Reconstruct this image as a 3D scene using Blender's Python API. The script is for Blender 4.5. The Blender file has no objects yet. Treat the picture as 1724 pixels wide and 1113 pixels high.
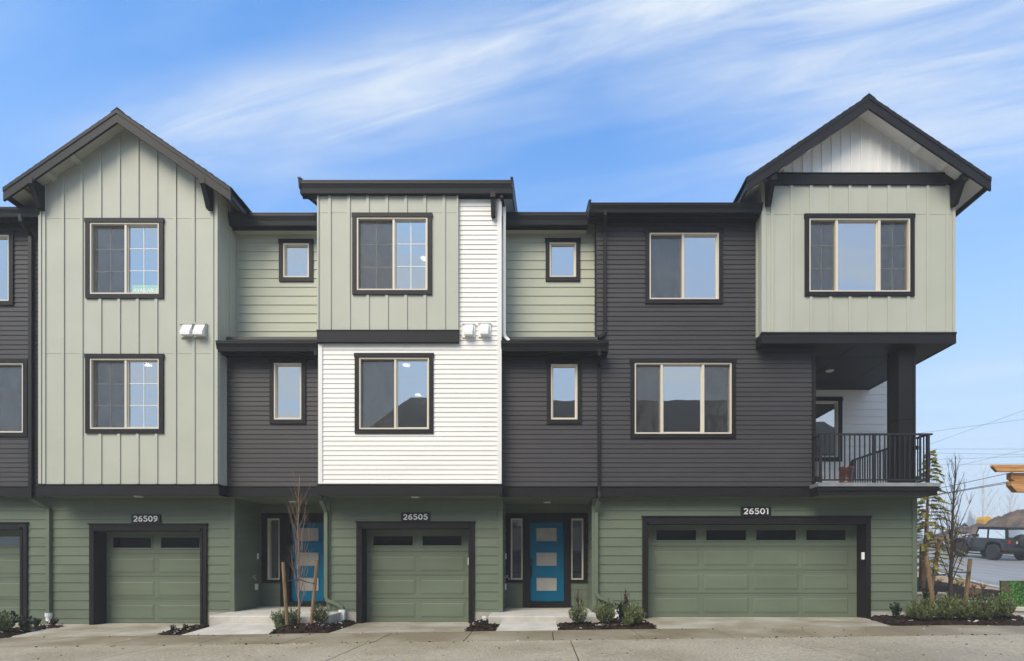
import bpy, math, random
from mathutils import Vector, Matrix, noise
R = math.radians
sc = bpy.context.scene
COL = sc.collection
# ------------------------------------------------------------------ camera, sky, sun, exposure
F, CX, CY, EYE = 930.0, 910.0, 955.0, 1.40      # focal length (px of the 1724 px photo), vanishing point, eye height
cam = bpy.data.cameras.new('camera')
cam.sensor_width = 36.0
cam.lens = F / 1724 * 36
cam.shift_x = (862 - CX) / 1724
cam.shift_y = (CY - 556.5) / 1724
cam.clip_start = 0.1
cam.clip_end = 3000
camo = bpy.data.objects.new('camera', cam)
COL.objects.link(camo)
camo.location = (0, 0, EYE)
camo.rotation_euler = (R(90), 0, 0)
sc.camera = camo

SUN_AZ, SUN_EL = 210.0, 46.0
world = bpy.data.worlds.new('World')
sc.world = world
world.use_nodes = True
wn, wl = world.node_tree.nodes, world.node_tree.links
for n in list(wn):
    wn.remove(n)


def wnode(t, **kw):
    n = wn.new(t)
    for k, v in kw.items():
        setattr(n, k, v)
    return n


def wmath(op, a, b=None, clamp=False):
    n = wnode('ShaderNodeMath', operation=op, use_clamp=clamp)
    for i, v in enumerate((a, b)):
        if v is None:
            continue
        if isinstance(v, (int, float)):
            n.inputs[i].default_value = v
        else:
            wl.new(v, n.inputs[i])
    return n.outputs[0]


sky = wnode('ShaderNodeTexSky', sky_type='NISHITA')
sky.sun_disc = False
sky.sun_elevation = R(SUN_EL)
sky.sun_rotation = R(SUN_AZ)
sky.altitude = 0
sky.air_density = 1.0
sky.dust_density = 0.6
sky.ozone_density = 2.2
tc = wnode('ShaderNodeTexCoord')
sx = wnode('ShaderNodeSeparateXYZ')
wl.new(tc.outputs['Generated'], sx.inputs[0])
zc = wmath('MAXIMUM', sx.outputs[2], 0.03)
pu = wmath('DIVIDE', sx.outputs[0], zc)          # position on a flat cloud layer
pv = wmath('DIVIDE', sx.outputs[1], zc)
ca, sa = math.cos(R(-16)), math.sin(R(-16))
cu_ = wmath('ADD', wmath('MULTIPLY', pu, ca), wmath('MULTIPLY', pv, sa))     # along the streaks
cv_ = wmath('SUBTRACT', wmath('MULTIPLY', pv, ca), wmath('MULTIPLY', pu, sa))  # across them
cxyz = wnode('ShaderNodeCombineXYZ')
wl.new(wmath('MULTIPLY', cu_, 0.42), cxyz.inputs[0])
wl.new(wmath('MULTIPLY', cv_, 1.5), cxyz.inputs[1])
nz = wnode('ShaderNodeTexNoise')
nz.inputs['Scale'].default_value = 1.15
nz.inputs['Detail'].default_value = 7
nz.inputs['Roughness'].default_value = 0.52
nz.inputs['Distortion'].default_value = 0.35
wl.new(cxyz.outputs[0], nz.inputs['Vector'])
cr = wnode('ShaderNodeValToRGB')
cr.color_ramp.elements[0].position = 0.47
cr.color_ramp.elements[0].color = (0, 0, 0, 1)
cr.color_ramp.elements[1].position = 0.72
cr.color_ramp.elements[1].color = (0.8, 0.8, 0.8, 1)
wl.new(nz.outputs[0], cr.inputs[0])


# finer wisps drawn out along the streaks
cxyz2 = wnode('ShaderNodeCombineXYZ')
wl.new(wmath('MULTIPLY', cu_, 0.75), cxyz2.inputs[0])
wl.new(wmath('MULTIPLY', cv_, 4.6), cxyz2.inputs[1])
nz2 = wnode('ShaderNodeTexNoise')
nz2.inputs['Scale'].default_value = 2.3
nz2.inputs['Detail'].default_value = 9
nz2.inputs['Roughness'].default_value = 0.62
nz2.inputs['Distortion'].default_value = 0.7
wl.new(cxyz2.outputs[0], nz2.inputs['Vector'])
wisp = wmath('MULTIPLY', wmath('SUBTRACT', nz2.outputs[0], 0.18), 2.2, True)


def streak(center, width, u0, u1, k):
    """one long cirrus band lying along the streak direction of the cloud layer"""
    d = wmath('DIVIDE', wmath('SUBTRACT', cv_, wmath('ADD', center, wmath('MULTIPLY', wmath('SUBTRACT', nz.outputs[0], 0.5), 0.35))), width)
    g = wmath('POWER', 2.718, wmath('MULTIPLY', wmath('MULTIPLY', d, d), -1.0))
    a = wmath('MULTIPLY', wmath('SUBTRACT', cu_, u0), 2.0, True)
    b = wmath('MULTIPLY', wmath('SUBTRACT', u1, cu_), 2.0, True)
    return wmath('MULTIPLY', wmath('MULTIPLY', wmath('MULTIPLY', a, b), g), wmath('MULTIPLY', wisp, k))


cl = wmath('MULTIPLY', cr.outputs[0], wmath('ADD', wmath('MULTIPLY', wisp, 0.6), 0.2))
STREAKS = [(1.00, 0.085, -1.6, 0.5, 0.95), (1.18, 0.23, -0.2, 1.9, 1.0), (1.46, 0.12, 0.0, 1.9, 0.6)]
for s in STREAKS:
    cl = wmath('ADD', cl, streak(*s))
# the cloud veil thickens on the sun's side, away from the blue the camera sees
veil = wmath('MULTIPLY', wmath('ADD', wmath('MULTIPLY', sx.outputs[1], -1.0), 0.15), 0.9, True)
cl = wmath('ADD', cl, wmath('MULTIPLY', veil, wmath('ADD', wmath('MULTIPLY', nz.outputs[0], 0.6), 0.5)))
zp = wmath('MAXIMUM', sx.outputs[2], 0.0)
hz = wmath('POWER', 2.718, wmath('MULTIPLY', wmath('MULTIPLY', zp, zp), -4.6))   # whitening towards the horizon
mx0 = wnode('ShaderNodeMix', data_type='RGBA', blend_type='MULTIPLY')
mx0.inputs[0].default_value = 1
wl.new(sky.outputs[0], mx0.inputs[6])
mx0.inputs[7].default_value = (0.13, 0.79, 1.26, 1)
mx1 = wnode('ShaderNodeMix', data_type='RGBA')
wl.new(wmath('MULTIPLY', hz, 0.97, True), mx1.inputs[0])
wl.new(mx0.outputs[2], mx1.inputs[6])
mx1.inputs[7].default_value = (2.45, 2.78, 3.12, 1)
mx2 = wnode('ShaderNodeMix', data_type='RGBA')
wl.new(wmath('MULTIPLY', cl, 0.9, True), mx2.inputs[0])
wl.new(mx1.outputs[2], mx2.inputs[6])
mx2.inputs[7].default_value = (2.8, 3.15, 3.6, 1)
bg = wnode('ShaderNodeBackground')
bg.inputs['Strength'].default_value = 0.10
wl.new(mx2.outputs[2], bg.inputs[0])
wo = wnode('ShaderNodeOutputWorld')
wl.new(bg.outputs[0], wo.inputs[0])

sun = bpy.data.lights.new('sun', 'SUN')
sun.energy = 1.5
sun.angle = R(36)
sun.color = (1.0, 0.855, 0.63)
suno = bpy.data.objects.new('sun', sun)
COL.objects.link(suno)
sd = Vector((math.sin(R(SUN_AZ)) * math.cos(R(SUN_EL)), math.cos(R(SUN_AZ)) * math.cos(R(SUN_EL)), math.sin(R(SUN_EL))))
suno.rotation_euler = sd.to_track_quat('Z', 'Y').to_euler()
suno.location = (-20, -30, 40)
vs = sc.view_settings
vs.view_transform = 'Standard'
vs.look = 'None'
vs.gamma = 1
vs.use_curve_mapping = False
vs.exposure = 1.46
sc.cycles.max_bounces = 7
sc.cycles.transparent_max_bounces = 12
sc.cycles.volume_bounces = 2


# ------------------------------------------------------------------ helpers
def X(px, d):
    return (px - CX) * d / F


def Zh(py, d):
    return EYE + (CY - py) * d / F


W = {}                                            # frame origin of each object, in the coordinates its builder uses


def org(o):
    return W.get(o, Vector((0, 0, 0))) if o else Vector((0, 0, 0))


def thing(name, loc, label, cat, group=None, local=False, rot=None):
    o = bpy.data.objects.new(name, None)
    o.empty_display_size = 0.2
    COL.objects.link(o)
    o.location = loc
    if rot:
        o.rotation_euler = rot
    W[o] = Vector((0, 0, 0)) if local else Vector(loc)
    tag(o, label, cat, group)
    return o


def tag(o, label=None, cat=None, group=None, kind=None):
    if label:
        o['label'] = label
    if cat:
        o['category'] = cat
    if group:
        o['group'] = group
    if kind:
        o['kind'] = kind
    return o


class MB:
    def __init__(self):
        self.v, self.f, self.mi = [], [], []
        self.m = 0

    def add(self, vs_, fs):
        b = len(self.v)
        self.v += [tuple(p) for p in vs_]
        self.f += [tuple(b + i for i in f) for f in fs]
        self.mi += [self.m] * len(fs)
        return self

    def box(self, x0, x1, y0, y1, z0, z1):
        x0, x1 = min(x0, x1), max(x0, x1)
        y0, y1 = min(y0, y1), max(y0, y1)
        z0, z1 = min(z0, z1), max(z0, z1)
        return self.add([(x0, y0, z0), (x1, y0, z0), (x1, y1, z0), (x0, y1, z0), (x0, y0, z1), (x1, y0, z1), (x1, y1, z1), (x0, y1, z1)],
                        [(0, 3, 2, 1), (4, 5, 6, 7), (0, 1, 5, 4), (1, 2, 6, 5), (2, 3, 7, 6), (3, 0, 4, 7)])

    def _prism(self, a, b):
        n = len(a)
        return self.add(list(a) + list(b), [tuple(range(n)), tuple(range(2 * n - 1, n - 1, -1))] +
                        [(i, i + n, (i + 1) % n + n, (i + 1) % n) for i in range(n)])

    def prismY(self, poly, y0, y1):               # polygon in x,z
        return self._prism([(x, y0, z) for x, z in poly], [(x, y1, z) for x, z in poly])

    def prismX(self, poly, x0, x1):               # polygon in y,z
        return self._prism([(x0, y, z) for y, z in poly], [(x1, y, z) for y, z in poly])

    def prismZ(self, poly, z0, z1):               # polygon in x,y ; z may be functions
        f0 = z0 if callable(z0) else (lambda x, y: z0)
        f1 = z1 if callable(z1) else (lambda x, y: z1)
        return self._prism([(x, y, f0(x, y)) for x, y in poly], [(x, y, f1(x, y)) for x, y in poly])

    def tube(self, pts, rad, n=6, caps=True, twist=0.0):
        pts = [Vector(p) for p in pts]
        if not isinstance(rad, (list, tuple)):
            rad = [rad] * len(pts)
        b = len(self.v)
        t0 = (pts[1] - pts[0]).normalized()
        ref = Vector((0, 1, 0)) if abs(t0.y) < 0.9 else Vector((1, 0, 0))
        u = t0.cross(ref).normalized()
        for i, p in enumerate(pts):
            if i == 0:
                t = t0
            elif i == len(pts) - 1:
                t = (pts[i] - pts[i - 1]).normalized()
            else:
                t = ((pts[i] - pts[i - 1]).normalized() + (pts[i + 1] - pts[i]).normalized()).normalized()
            u = (u - t * u.dot(t)).normalized()
            w = t.cross(u)
            for k in range(n):
                a = 2 * math.pi * k / n + twist
                q = p + (u * math.cos(a) + w * math.sin(a)) * rad[i]
                self.v.append(tuple(q))
        fs = []
        for i in range(len(pts) - 1):
            for k in range(n):
                k2 = (k + 1) % n
                fs.append((b + i * n + k, b + i * n + k2, b + (i + 1) * n + k2, b + (i + 1) * n + k))
        if caps:
            fs.append(tuple(b + k for k in reversed(range(n))))
            e = b + (len(pts) - 1) * n
            fs.append(tuple(e + k for k in range(n)))
        self.f += fs
        self.mi += [self.m] * len(fs)
        return self

    def lathe(self, c, prof, n=20, axis='Z'):
        b = len(self.v)
        c = Vector(c)
        for r, h in prof:
            for k in range(n):
                a = 2 * math.pi * k / n
                if axis == 'Z':
                    q = (r * math.cos(a), r * math.sin(a), h)
                elif axis == 'X':
                    q = (h, r * math.cos(a), r * math.sin(a))
                else:
                    q = (r * math.sin(a), h, r * math.cos(a))
                self.v.append(tuple(c + Vector(q)))
        fs = []
        for i in range(len(prof) - 1):
            for k in range(n):
                k2 = (k + 1) % n
                fs.append((b + i * n + k, b + i * n + k2, b + (i + 1) * n + k2, b + (i + 1) * n + k))
        fs.append(tuple(b + k for k in reversed(range(n))))
        e = b + (len(prof) - 1) * n
        fs.append(tuple(e + k for k in range(n)))
        self.f += fs
        self.mi += [self.m] * len(fs)
        return self

    def mesh(self, name, mat, o=Vector((0, 0, 0)), smooth=False):
        me = bpy.data.meshes.new(name)
        me.from_pydata([(x - o[0], y - o[1], z - o[2]) for x, y, z in self.v], [], self.f)
        for m in (mat if isinstance(mat, (list, tuple)) else [mat]):
            me.materials.append(m)
        if max(self.mi or [0]):
            me.polygons.foreach_set('material_index', self.mi)
        if smooth:
            me.polygons.foreach_set('use_smooth', [True] * len(me.polygons))
        me.update()
        return me

    def build(self, name, mat, parent=None, smooth=False, bevel=0.0):
        o_ = org(parent)
        fix_normals(self)
        me = self.mesh(name, mat, o_, smooth)
        o = bpy.data.objects.new(name, me)
        COL.objects.link(o)
        o.parent = parent
        W[o] = o_
        if bevel:
            m = o.modifiers.new('bevel', 'BEVEL')
            m.width = bevel
            m.segments = 2
            m.limit_method = 'ANGLE'
        return o


def fix_normals(mb):
    pass


def link_mesh(name, me, parent, loc, scale=(1, 1, 1), rz=0.0):
    o = bpy.data.objects.new(name, me)
    COL.objects.link(o)
    o.parent = parent
    o.location = Vector(loc) - org(parent)
    o.scale = scale
    o.rotation_euler = (0, 0, rz)
    W[o] = Vector(loc)
    return o


# ------------------------------------------------------------------ materials
def mat(name, col, rough=0.6, noise_amt=0.0, noise_scale=3.0, stretch=(1, 1, 1), bump=0.0, bump_scale=40.0, bstretch=(1, 1, 1),
        metal=0.0, spec=0.5, rnd=0.0, emit=None, col2=None, coords='pos'):
    m = bpy.data.materials.new(name)
    m.use_nodes = True
    nt = m.node_tree
    p = nt.nodes['Principled BSDF']
    p.inputs['Roughness'].default_value = rough
    p.inputs['Metallic'].default_value = metal
    p.inputs['Specular IOR Level'].default_value = spec
    p.inputs['Base Color'].default_value = (*col, 1)
    geo = nt.nodes.new('ShaderNodeNewGeometry')
    if noise_amt or col2:
        mp = nt.nodes.new('ShaderNodeMapping')
        mp.inputs['Scale'].default_value = stretch
        nt.links.new(geo.outputs['Position'], mp.inputs[0])
        n = nt.nodes.new('ShaderNodeTexNoise')
        n.inputs['Scale'].default_value = noise_scale
        n.inputs['Detail'].default_value = 6
        n.inputs['Roughness'].default_value = 0.6
        nt.links.new(mp.outputs[0], n.inputs['Vector'])
        r = nt.nodes.new('ShaderNodeValToRGB')
        r.color_ramp.elements[0].position = 0.32
        r.color_ramp.elements[1].position = 0.68
        a = tuple(c * (1 - noise_amt) for c in col)
        b = tuple(c * (1 + noise_amt) for c in (col2 or col))
        r.color_ramp.elements[0].color = (*a, 1)
        r.color_ramp.elements[1].color = (*b, 1)
        nt.links.new(n.outputs[0], r.inputs[0])
        out = r.outputs[0]
        if rnd:
            oi = nt.nodes.new('ShaderNodeObjectInfo')
            mr = nt.nodes.new('ShaderNodeMapRange')
            mr.inputs[3].default_value = 1 - rnd
            mr.inputs[4].default_value = 1 + rnd
            nt.links.new(oi.outputs['Random'], mr.inputs[0])
            mm = nt.nodes.new('ShaderNodeVectorMath')
            mm.operation = 'SCALE'
            nt.links.new(out, mm.inputs[0])
            nt.links.new(mr.outputs[0], mm.inputs['Scale'])
            out = mm.outputs[0]
        nt.links.new(out, p.inputs['Base Color'])
    if bump:
        mp2 = nt.nodes.new('ShaderNodeMapping')
        mp2.inputs['Scale'].default_value = bstretch
        nt.links.new(geo.outputs['Position'], mp2.inputs[0])
        n2 = nt.nodes.new('ShaderNodeTexNoise')
        n2.inputs['Scale'].default_value = bump_scale
        n2.inputs['Detail'].default_value = 5
        nt.links.new(mp2.outputs[0], n2.inputs['Vector'])
        bp = nt.nodes.new('ShaderNodeBump')
        bp.inputs['Strength'].default_value = bump
        bp.inputs['Distance'].default_value = 0.01
        nt.links.new(n2.outputs[0], bp.inputs['Height'])
        nt.links.new(bp.outputs[0], p.inputs['Normal'])
    if emit:
        p.inputs['Emission Color'].default_value = (*emit[0], 1)
        p.inputs['Emission Strength'].default_value = emit[1]
    return m


LAPB = dict(bump=0.25, bump_scale=14, bstretch=(0.6, 0.6, 9))
M = {}
M['sage'] = mat('sage_paint', (0.445, 0.458, 0.388), 0.55, 0.045, 0.9, bump=0.12, bump_scale=20, bstretch=(6, 6, 0.7), rnd=0.012)
M['sage_lap'] = mat('sage_lap_paint', (0.44, 0.46, 0.36), 0.55, 0.04, 1.6, stretch=(0.5, 0.5, 3), rnd=0.03, **LAPB)
M['green'] = mat('green_paint', (0.136, 0.167, 0.121), 0.55, 0.09, 1.1, stretch=(0.6, 0.6, 1.6), rnd=0.045, spec=0.25, **LAPB)
M['dark'] = mat('charcoal_lap_paint', (0.050, 0.047, 0.0515), 0.5, 0.09, 1.2, stretch=(0.6, 0.6, 2), rnd=0.06, spec=0.25, **LAPB)
M['white'] = mat('white_lap_paint', (0.80, 0.79, 0.765), 0.5, 0.03, 1.2, stretch=(0.6, 0.6, 2), rnd=0.02, **LAPB)
M['trim'] = mat('charcoal_trim_paint', (0.013, 0.0115, 0.0130), 0.5, 0.10, 2.5, spec=0.22, bump=0.15, bump_scale=25)
M['gutter'] = mat('black_gutter_metal', (0.011, 0.0105, 0.011), 0.45, 0.10, 1.5, spec=0.3)
M['sagetrim'] = M['sage']
M['whitetrim'] = mat('white_trim_paint', (0.80, 0.79, 0.77), 0.5, 0.02, 3)
M['vinyl'] = mat('almond_vinyl', (0.66, 0.60, 0.50), 0.4, 0.02, 5)
M['muntin'] = mat('muntin_white', (0.70, 0.72, 0.72), 0.4)
M['concrete'] = mat('pale_concrete', (0.50, 0.475, 0.425), 0.8, 0.16, 2.2, bump=0.3, bump_scale=60)
M['found'] = mat('foundation_concrete', (0.36, 0.34, 0.295), 0.85, 0.25, 4, bump=0.4, bump_scale=40)
M['mulch'] = mat('dark_mulch', (0.013, 0.008, 0.006), 0.95, 0.5, 12, col2=(0.032, 0.021, 0.016), bump=1.0, bump_scale=60, spec=0.1)
M['blue'] = mat('blue_door_paint', (0.001, 0.140, 0.275), 0.45, 0.04, 2, bump=0.06, bump_scale=20, bstretch=(6, 6, 1), spec=0.15)
M['pvc'] = mat('white_pvc', (0.78, 0.79, 0.79), 0.35)
M['hood'] = mat('vent_white', (0.80, 0.80, 0.80), 0.4)
M['black'] = mat('black_metal', (0.014, 0.014, 0.016), 0.4)
M['rail'] = mat('railing_black', (0.018, 0.017, 0.019), 0.4)
M['steel'] = mat('zinc_flashing', (0.42, 0.42, 0.41), 0.4, 0.15, 6, metal=0.6)
M['shingle'] = mat('charcoal_shingle', (0.035, 0.034, 0.036), 0.9, 0.35, 30, bump=0.6, bump_scale=120, rnd=0.2)
M['room'] = mat('room_paint', (0.34, 0.32, 0.30), 0.8)
M['lampglow'] = mat('ceiling_light_glow', (0.9, 0.88, 0.8), 0.5, emit=((1.0, 0.88, 0.68), 9.0))
M['puck'] = mat('soffit_light_lens', (0.62, 0.60, 0.54), 0.4)
M['frosted'] = mat('frosted_door_glass', (0.42, 0.41, 0.39), 0.22, 0.12, 3.0, spec=0.8)
M['plate'] = mat('plaque_black', (0.010, 0.010, 0.011), 0.35)
M['digit'] = mat('number_white', (0.86, 0.86, 0.86), 0.5)
M['decal'] = mat('decal_teal', (0.30, 0.55, 0.52), 0.5)
M['terracotta'] = mat('brown_glaze', (0.090, 0.032, 0.020), 0.3, 0.25, 8)
M['stake'] = mat('stake_wood', (0.21, 0.135, 0.070), 0.85, 0.3, 5, stretch=(6, 6, 0.8), bump=0.5, bump_scale=30, bstretch=(5, 5, .5))
M['bark'] = mat('sapling_bark', (0.25, 0.165, 0.115), 0.85, 0.3, 20, bump=0.4, bump_scale=60)
M['barkdark'] = mat('dark_bark', (0.045, 0.034, 0.030), 0.85, 0.3, 20, bump=0.4, bump_scale=60)
M['barkpale'] = mat('pale_bark', (0.55, 0.55, 0.55), 0.85, 0.2, 5)
M['strap'] = mat('black_rubber', (0.012, 0.012, 0.013), 0.5)
M['cedar'] = mat('cedar_timber', (0.46, 0.22, 0.075), 0.6, 0.35, 2.0, stretch=(0.7, 6, 9), col2=(0.56, 0.29, 0.10), bump=0.3, bump_scale=20, bstretch=(.7, 6, 9))
M['asphalt'] = mat('wet_asphalt', (0.25, 0.245, 0.235), 0.55, 0.2, 1.2, stretch=(1.5, 0.12, 1), bump=0.2, bump_scale=90, spec=0.25)
M['verge'] = mat('dry_verge', (0.36, 0.26, 0.15), 0.9, 0.3, 3, bump=0.8, bump_scale=30)
M['soil'] = mat('brown_soil', (0.06, 0.038, 0.024), 0.95, 0.4, 1.2, col2=(0.115, 0.078, 0.052), bump=1.0, bump_scale=8)
M['grass'] = mat('winter_grass', (0.10, 0.085, 0.05), 0.95, 0.4, 0.6, bump=0.8, bump_scale=5)
M['drygrass'] = mat('dry_grass', (0.42, 0.26, 0.11), 0.8, 0.2, 5)


def leafmat(name, a, b, scale=9.0):
    m = mat(name, a, 0.55, 0.15, scale, col2=b, spec=0.3)
    return m


M['lavender'] = leafmat('grey_green_leaf', (0.045, 0.064, 0.026), (0.19, 0.225, 0.115), 14)
M['rosemary'] = leafmat('olive_leaf', (0.038, 0.052, 0.016), (0.17, 0.20, 0.075), 14)
M['darkleaf'] = leafmat('dark_leaf', (0.010, 0.018, 0.009), (0.030, 0.048, 0.022), 20)
M['redleaf'] = leafmat('reddish_leaf', (0.045, 0.020, 0.014), (0.10, 0.045, 0.025), 20)
M['cedarleaf'] = leafmat('yellow_green_needles', (0.20, 0.20, 0.028), (0.52, 0.47, 0.085), 5)
M['firleaf'] = leafmat('mist_paled_fir_needles', (0.10, 0.115, 0.115), (0.20, 0.215, 0.22), 0.3)  # needle colour paled to stand in for thicker mist over the far trees


def glass(name, refl, tint, rough=0.0):
    m = bpy.data.materials.new(name)
    m.use_nodes = True
    nt = m.node_tree
    for n in list(nt.nodes):
        nt.nodes.remove(n)
    o = nt.nodes.new('ShaderNodeOutputMaterial')
    mix = nt.nodes.new('ShaderNodeMixShader')
    tr = nt.nodes.new('ShaderNodeBsdfTransparent')
    tr.inputs[0].default_value = (*tint, 1)
    gl = nt.nodes.new('ShaderNodeBsdfGlossy')
    gl.inputs['Roughness'].default_value = rough
    gl.inputs['Color'].default_value = (0.94, 0.98, 1.0, 1)
    fr = nt.nodes.new('ShaderNodeFresnel')
    fr.inputs[0].default_value = 1.5
    ad = nt.nodes.new('ShaderNodeMath')
    ad.operation = 'ADD'
    ad.use_clamp = True
    ad.inputs[1].default_value = refl
    nt.links.new(fr.outputs[0], ad.inputs[0])
    geo = nt.nodes.new('ShaderNodeNewGeometry')
    nz_ = nt.nodes.new('ShaderNodeTexNoise')
    nz_.inputs['Scale'].default_value = 1.6
    nz_.inputs['Detail'].default_value = 2
    nt.links.new(geo.outputs['Position'], nz_.inputs['Vector'])
    bp = nt.nodes.new('ShaderNodeBump')
    bp.inputs['Strength'].default_value = 0.012
    bp.inputs['Distance'].default_value = 0.05
    nt.links.new(nz_.outputs[0], bp.inputs['Height'])
    nt.links.new(bp.outputs[0], gl.inputs['Normal'])
    nt.links.new(ad.outputs[0], mix.inputs[0])
    nt.links.new(tr.outputs[0], mix.inputs[1])
    nt.links.new(gl.outputs[0], mix.inputs[2])
    nt.links.new(mix.outputs[0], o.inputs[0])
    return m


M['glass'] = glass('window_glass', 0.50, (0.34, 0.35, 0.35))
M['glassdark'] = glass('garage_glass', 0.06, (0.35, 0.35, 0.35))


def screenmat():
    m = bpy.data.materials.new('insect_screen_mesh')
    m.use_nodes = True
    nt = m.node_tree
    p = nt.nodes['Principled BSDF']
    o = nt.nodes['Material Output']
    p.inputs['Roughness'].default_value = 0.6
    geo = nt.nodes.new('ShaderNodeNewGeometry')
    mp = nt.nodes.new('ShaderNodeMapping')
    mp.inputs['Scale'].default_value = (2.2, 1, 1.1)
    nt.links.new(geo.outputs['Position'], mp.inputs[0])
    wv = nt.nodes.new('ShaderNodeTexNoise')
    wv.inputs['Scale'].default_value = 1.8
    wv.inputs['Detail'].default_value = 4
    wv.inputs['Distortion'].default_value = 2.2
    nt.links.new(mp.outputs[0], wv.inputs['Vector'])
    r = nt.nodes.new('ShaderNodeValToRGB')
    r.color_ramp.elements[0].position = 0.35
    r.color_ramp.elements[0].color = (0.030, 0.030, 0.032, 1)
    r.color_ramp.elements[1].position = 0.70
    r.color_ramp.elements[1].color = (0.085, 0.090, 0.095, 1)
    nt.links.new(wv.outputs[0], r.inputs[0])
    nt.links.new(r.outputs[0], p.inputs['Base Color'])
    tr = nt.nodes.new('ShaderNodeBsdfTransparent')
    mix = nt.nodes.new('ShaderNodeMixShader')
    mix.inputs[0].default_value = 0.36
    nt.links.new(tr.outputs[0], mix.inputs[1])
    nt.links.new(p.outputs[0], mix.inputs[2])
    nt.links.new(mix.outputs[0], o.inputs[0])
    return m


M['screen'] = screenmat()


def pavemat(name, base, wet, scale, fine, wetpos, rough=0.75):
    """concrete: broad damp stains, fine aggregate speckle"""
    m = bpy.data.materials.new(name)
    m.use_nodes = True
    nt = m.node_tree
    p = nt.nodes['Principled BSDF']
    geo = nt.nodes.new('ShaderNodeNewGeometry')
    n1 = nt.nodes.new('ShaderNodeTexNoise')
    n1.inputs['Scale'].default_value = scale
    n1.inputs['Detail'].default_value = 7
    n1.inputs['Roughness'].default_value = 0.62
    nt.links.new(geo.outputs['Position'], n1.inputs['Vector'])
    r1 = nt.nodes.new('ShaderNodeValToRGB')
    r1.color_ramp.elements[0].position = wetpos - 0.10
    r1.color_ramp.elements[0].color = (*wet, 1)
    r1.color_ramp.elements[1].position = wetpos + 0.12
    r1.color_ramp.elements[1].color = (*base, 1)
    nt.links.new(n1.outputs[0], r1.inputs[0])
    n2 = nt.nodes.new('ShaderNodeTexNoise')
    n2.inputs['Scale'].default_value = fine
    n2.inputs['Detail'].default_value = 4
    n2.inputs['Roughness'].default_value = 0.75
    nt.links.new(geo.outputs['Position'], n2.inputs['Vector'])
    r2 = nt.nodes.new('ShaderNodeValToRGB')
    r2.color_ramp.elements[0].position = 0.33
    r2.color_ramp.elements[0].color = (0.48, 0.47, 0.45, 1)
    r2.color_ramp.elements[1].position = 0.62
    r2.color_ramp.elements[1].color = (1.12, 1.12, 1.1, 1)
    nt.links.new(n2.outputs[0], r2.inputs[0])
    mx = nt.nodes.new('ShaderNodeMix')
    mx.data_type = 'RGBA'
    mx.blend_type = 'MULTIPLY'
    mx.inputs[0].default_value = 1
    nt.links.new(r1.outputs[0], mx.inputs[6])
    nt.links.new(r2.outputs[0], mx.inputs[7])
    oi = nt.nodes.new('ShaderNodeObjectInfo')
    mr = nt.nodes.new('ShaderNodeMapRange')
    mr.inputs[3].default_value = 0.93
    mr.inputs[4].default_value = 1.06
    nt.links.new(oi.outputs['Random'], mr.inputs[0])
    sc_ = nt.nodes.new('ShaderNodeVectorMath')
    sc_.operation = 'SCALE'
    nt.links.new(mx.outputs[2], sc_.inputs[0])
    nt.links.new(mr.outputs[0], sc_.inputs['Scale'])
    nt.links.new(sc_.outputs[0], p.inputs['Base Color'])
    mr2 = nt.nodes.new('ShaderNodeMapRange')
    mr2.inputs[1].default_value = wetpos - 0.1
    mr2.inputs[2].default_value = wetpos + 0.12
    mr2.inputs[3].default_value = rough - 0.2
    mr2.inputs[4].default_value = rough + 0.1
    nt.links.new(n1.outputs[0], mr2.inputs[0])
    nt.links.new(mr2.outputs[0], p.inputs['Roughness'])
    bp = nt.nodes.new('ShaderNodeBump')
    bp.inputs['Strength'].default_value = 0.35
    bp.inputs['Distance'].default_value = 0.008
    nt.links.new(n2.outputs[0], bp.inputs['Height'])
    nt.links.new(bp.outputs[0], p.inputs['Normal'])
    return m


M['roadslab'] = pavemat('aggregate_concrete', (0.44, 0.385, 0.292), (0.355, 0.302, 0.218), 0.5, 27, 0.47)
M['walkslab'] = pavemat('damp_sidewalk_concrete', (0.40, 0.35, 0.265), (0.265, 0.215, 0.14), 0.7, 90, 0.55)
M['apron'] = pavemat('apron_concrete', (0.50, 0.47, 0.41), (0.33, 0.28, 0.20), 0.8, 90, 0.49)
M['joint'] = mat('joint_dirt', (0.045, 0.038, 0.030), 0.95)


# ------------------------------------------------------------------ generic building pieces
_unit = {}


def unit_board(matname, lap):
    k = (matname, lap)
    if k not in _unit:
        mb = MB()
        t, b = 0.004, lap
        mb.add([(0, 0, 0), (1, 0, 0), (1, -b, 0), (0, -b, 0), (0, 0, 1), (1, 0, 1), (1, -t, 1), (0, -t, 1)],
               [(0, 1, 2, 3), (4, 7, 6, 5), (3, 2, 6, 7), (0, 4, 5, 1), (0, 3, 7, 4), (1, 5, 6, 2)])
        _unit[k] = mb.mesh('siding_board', M[matname])
    return _unit[k]


def cut(intervals, a, b):
    out = []
    for s, e in intervals:
        if b <= s or a >= e:
            out.append((s, e))
        else:
            if a > s:
                out.append((s, a))
            if b < e:
                out.append((b, e))
    return [(s, e) for s, e in out if e - s > 0.012]


def rects_minus(x0, x1, z0, z1, holes):
    zs = sorted({z0, z1} | {min(max(h[2], z0), z1) for h in holes} | {min(max(h[3], z0), z1) for h in holes})
    out = []
    for a, b in zip(zs, zs[1:]):
        if b - a < 1e-4:
            continue
        iv = [(x0, x1)]
        for h in holes:
            if h[2] < b - 1e-4 and h[3] > a + 1e-4:
                iv = cut(iv, h[0], h[1])
        out += [(s, e, a, b) for s, e in iv]
    return out


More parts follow.
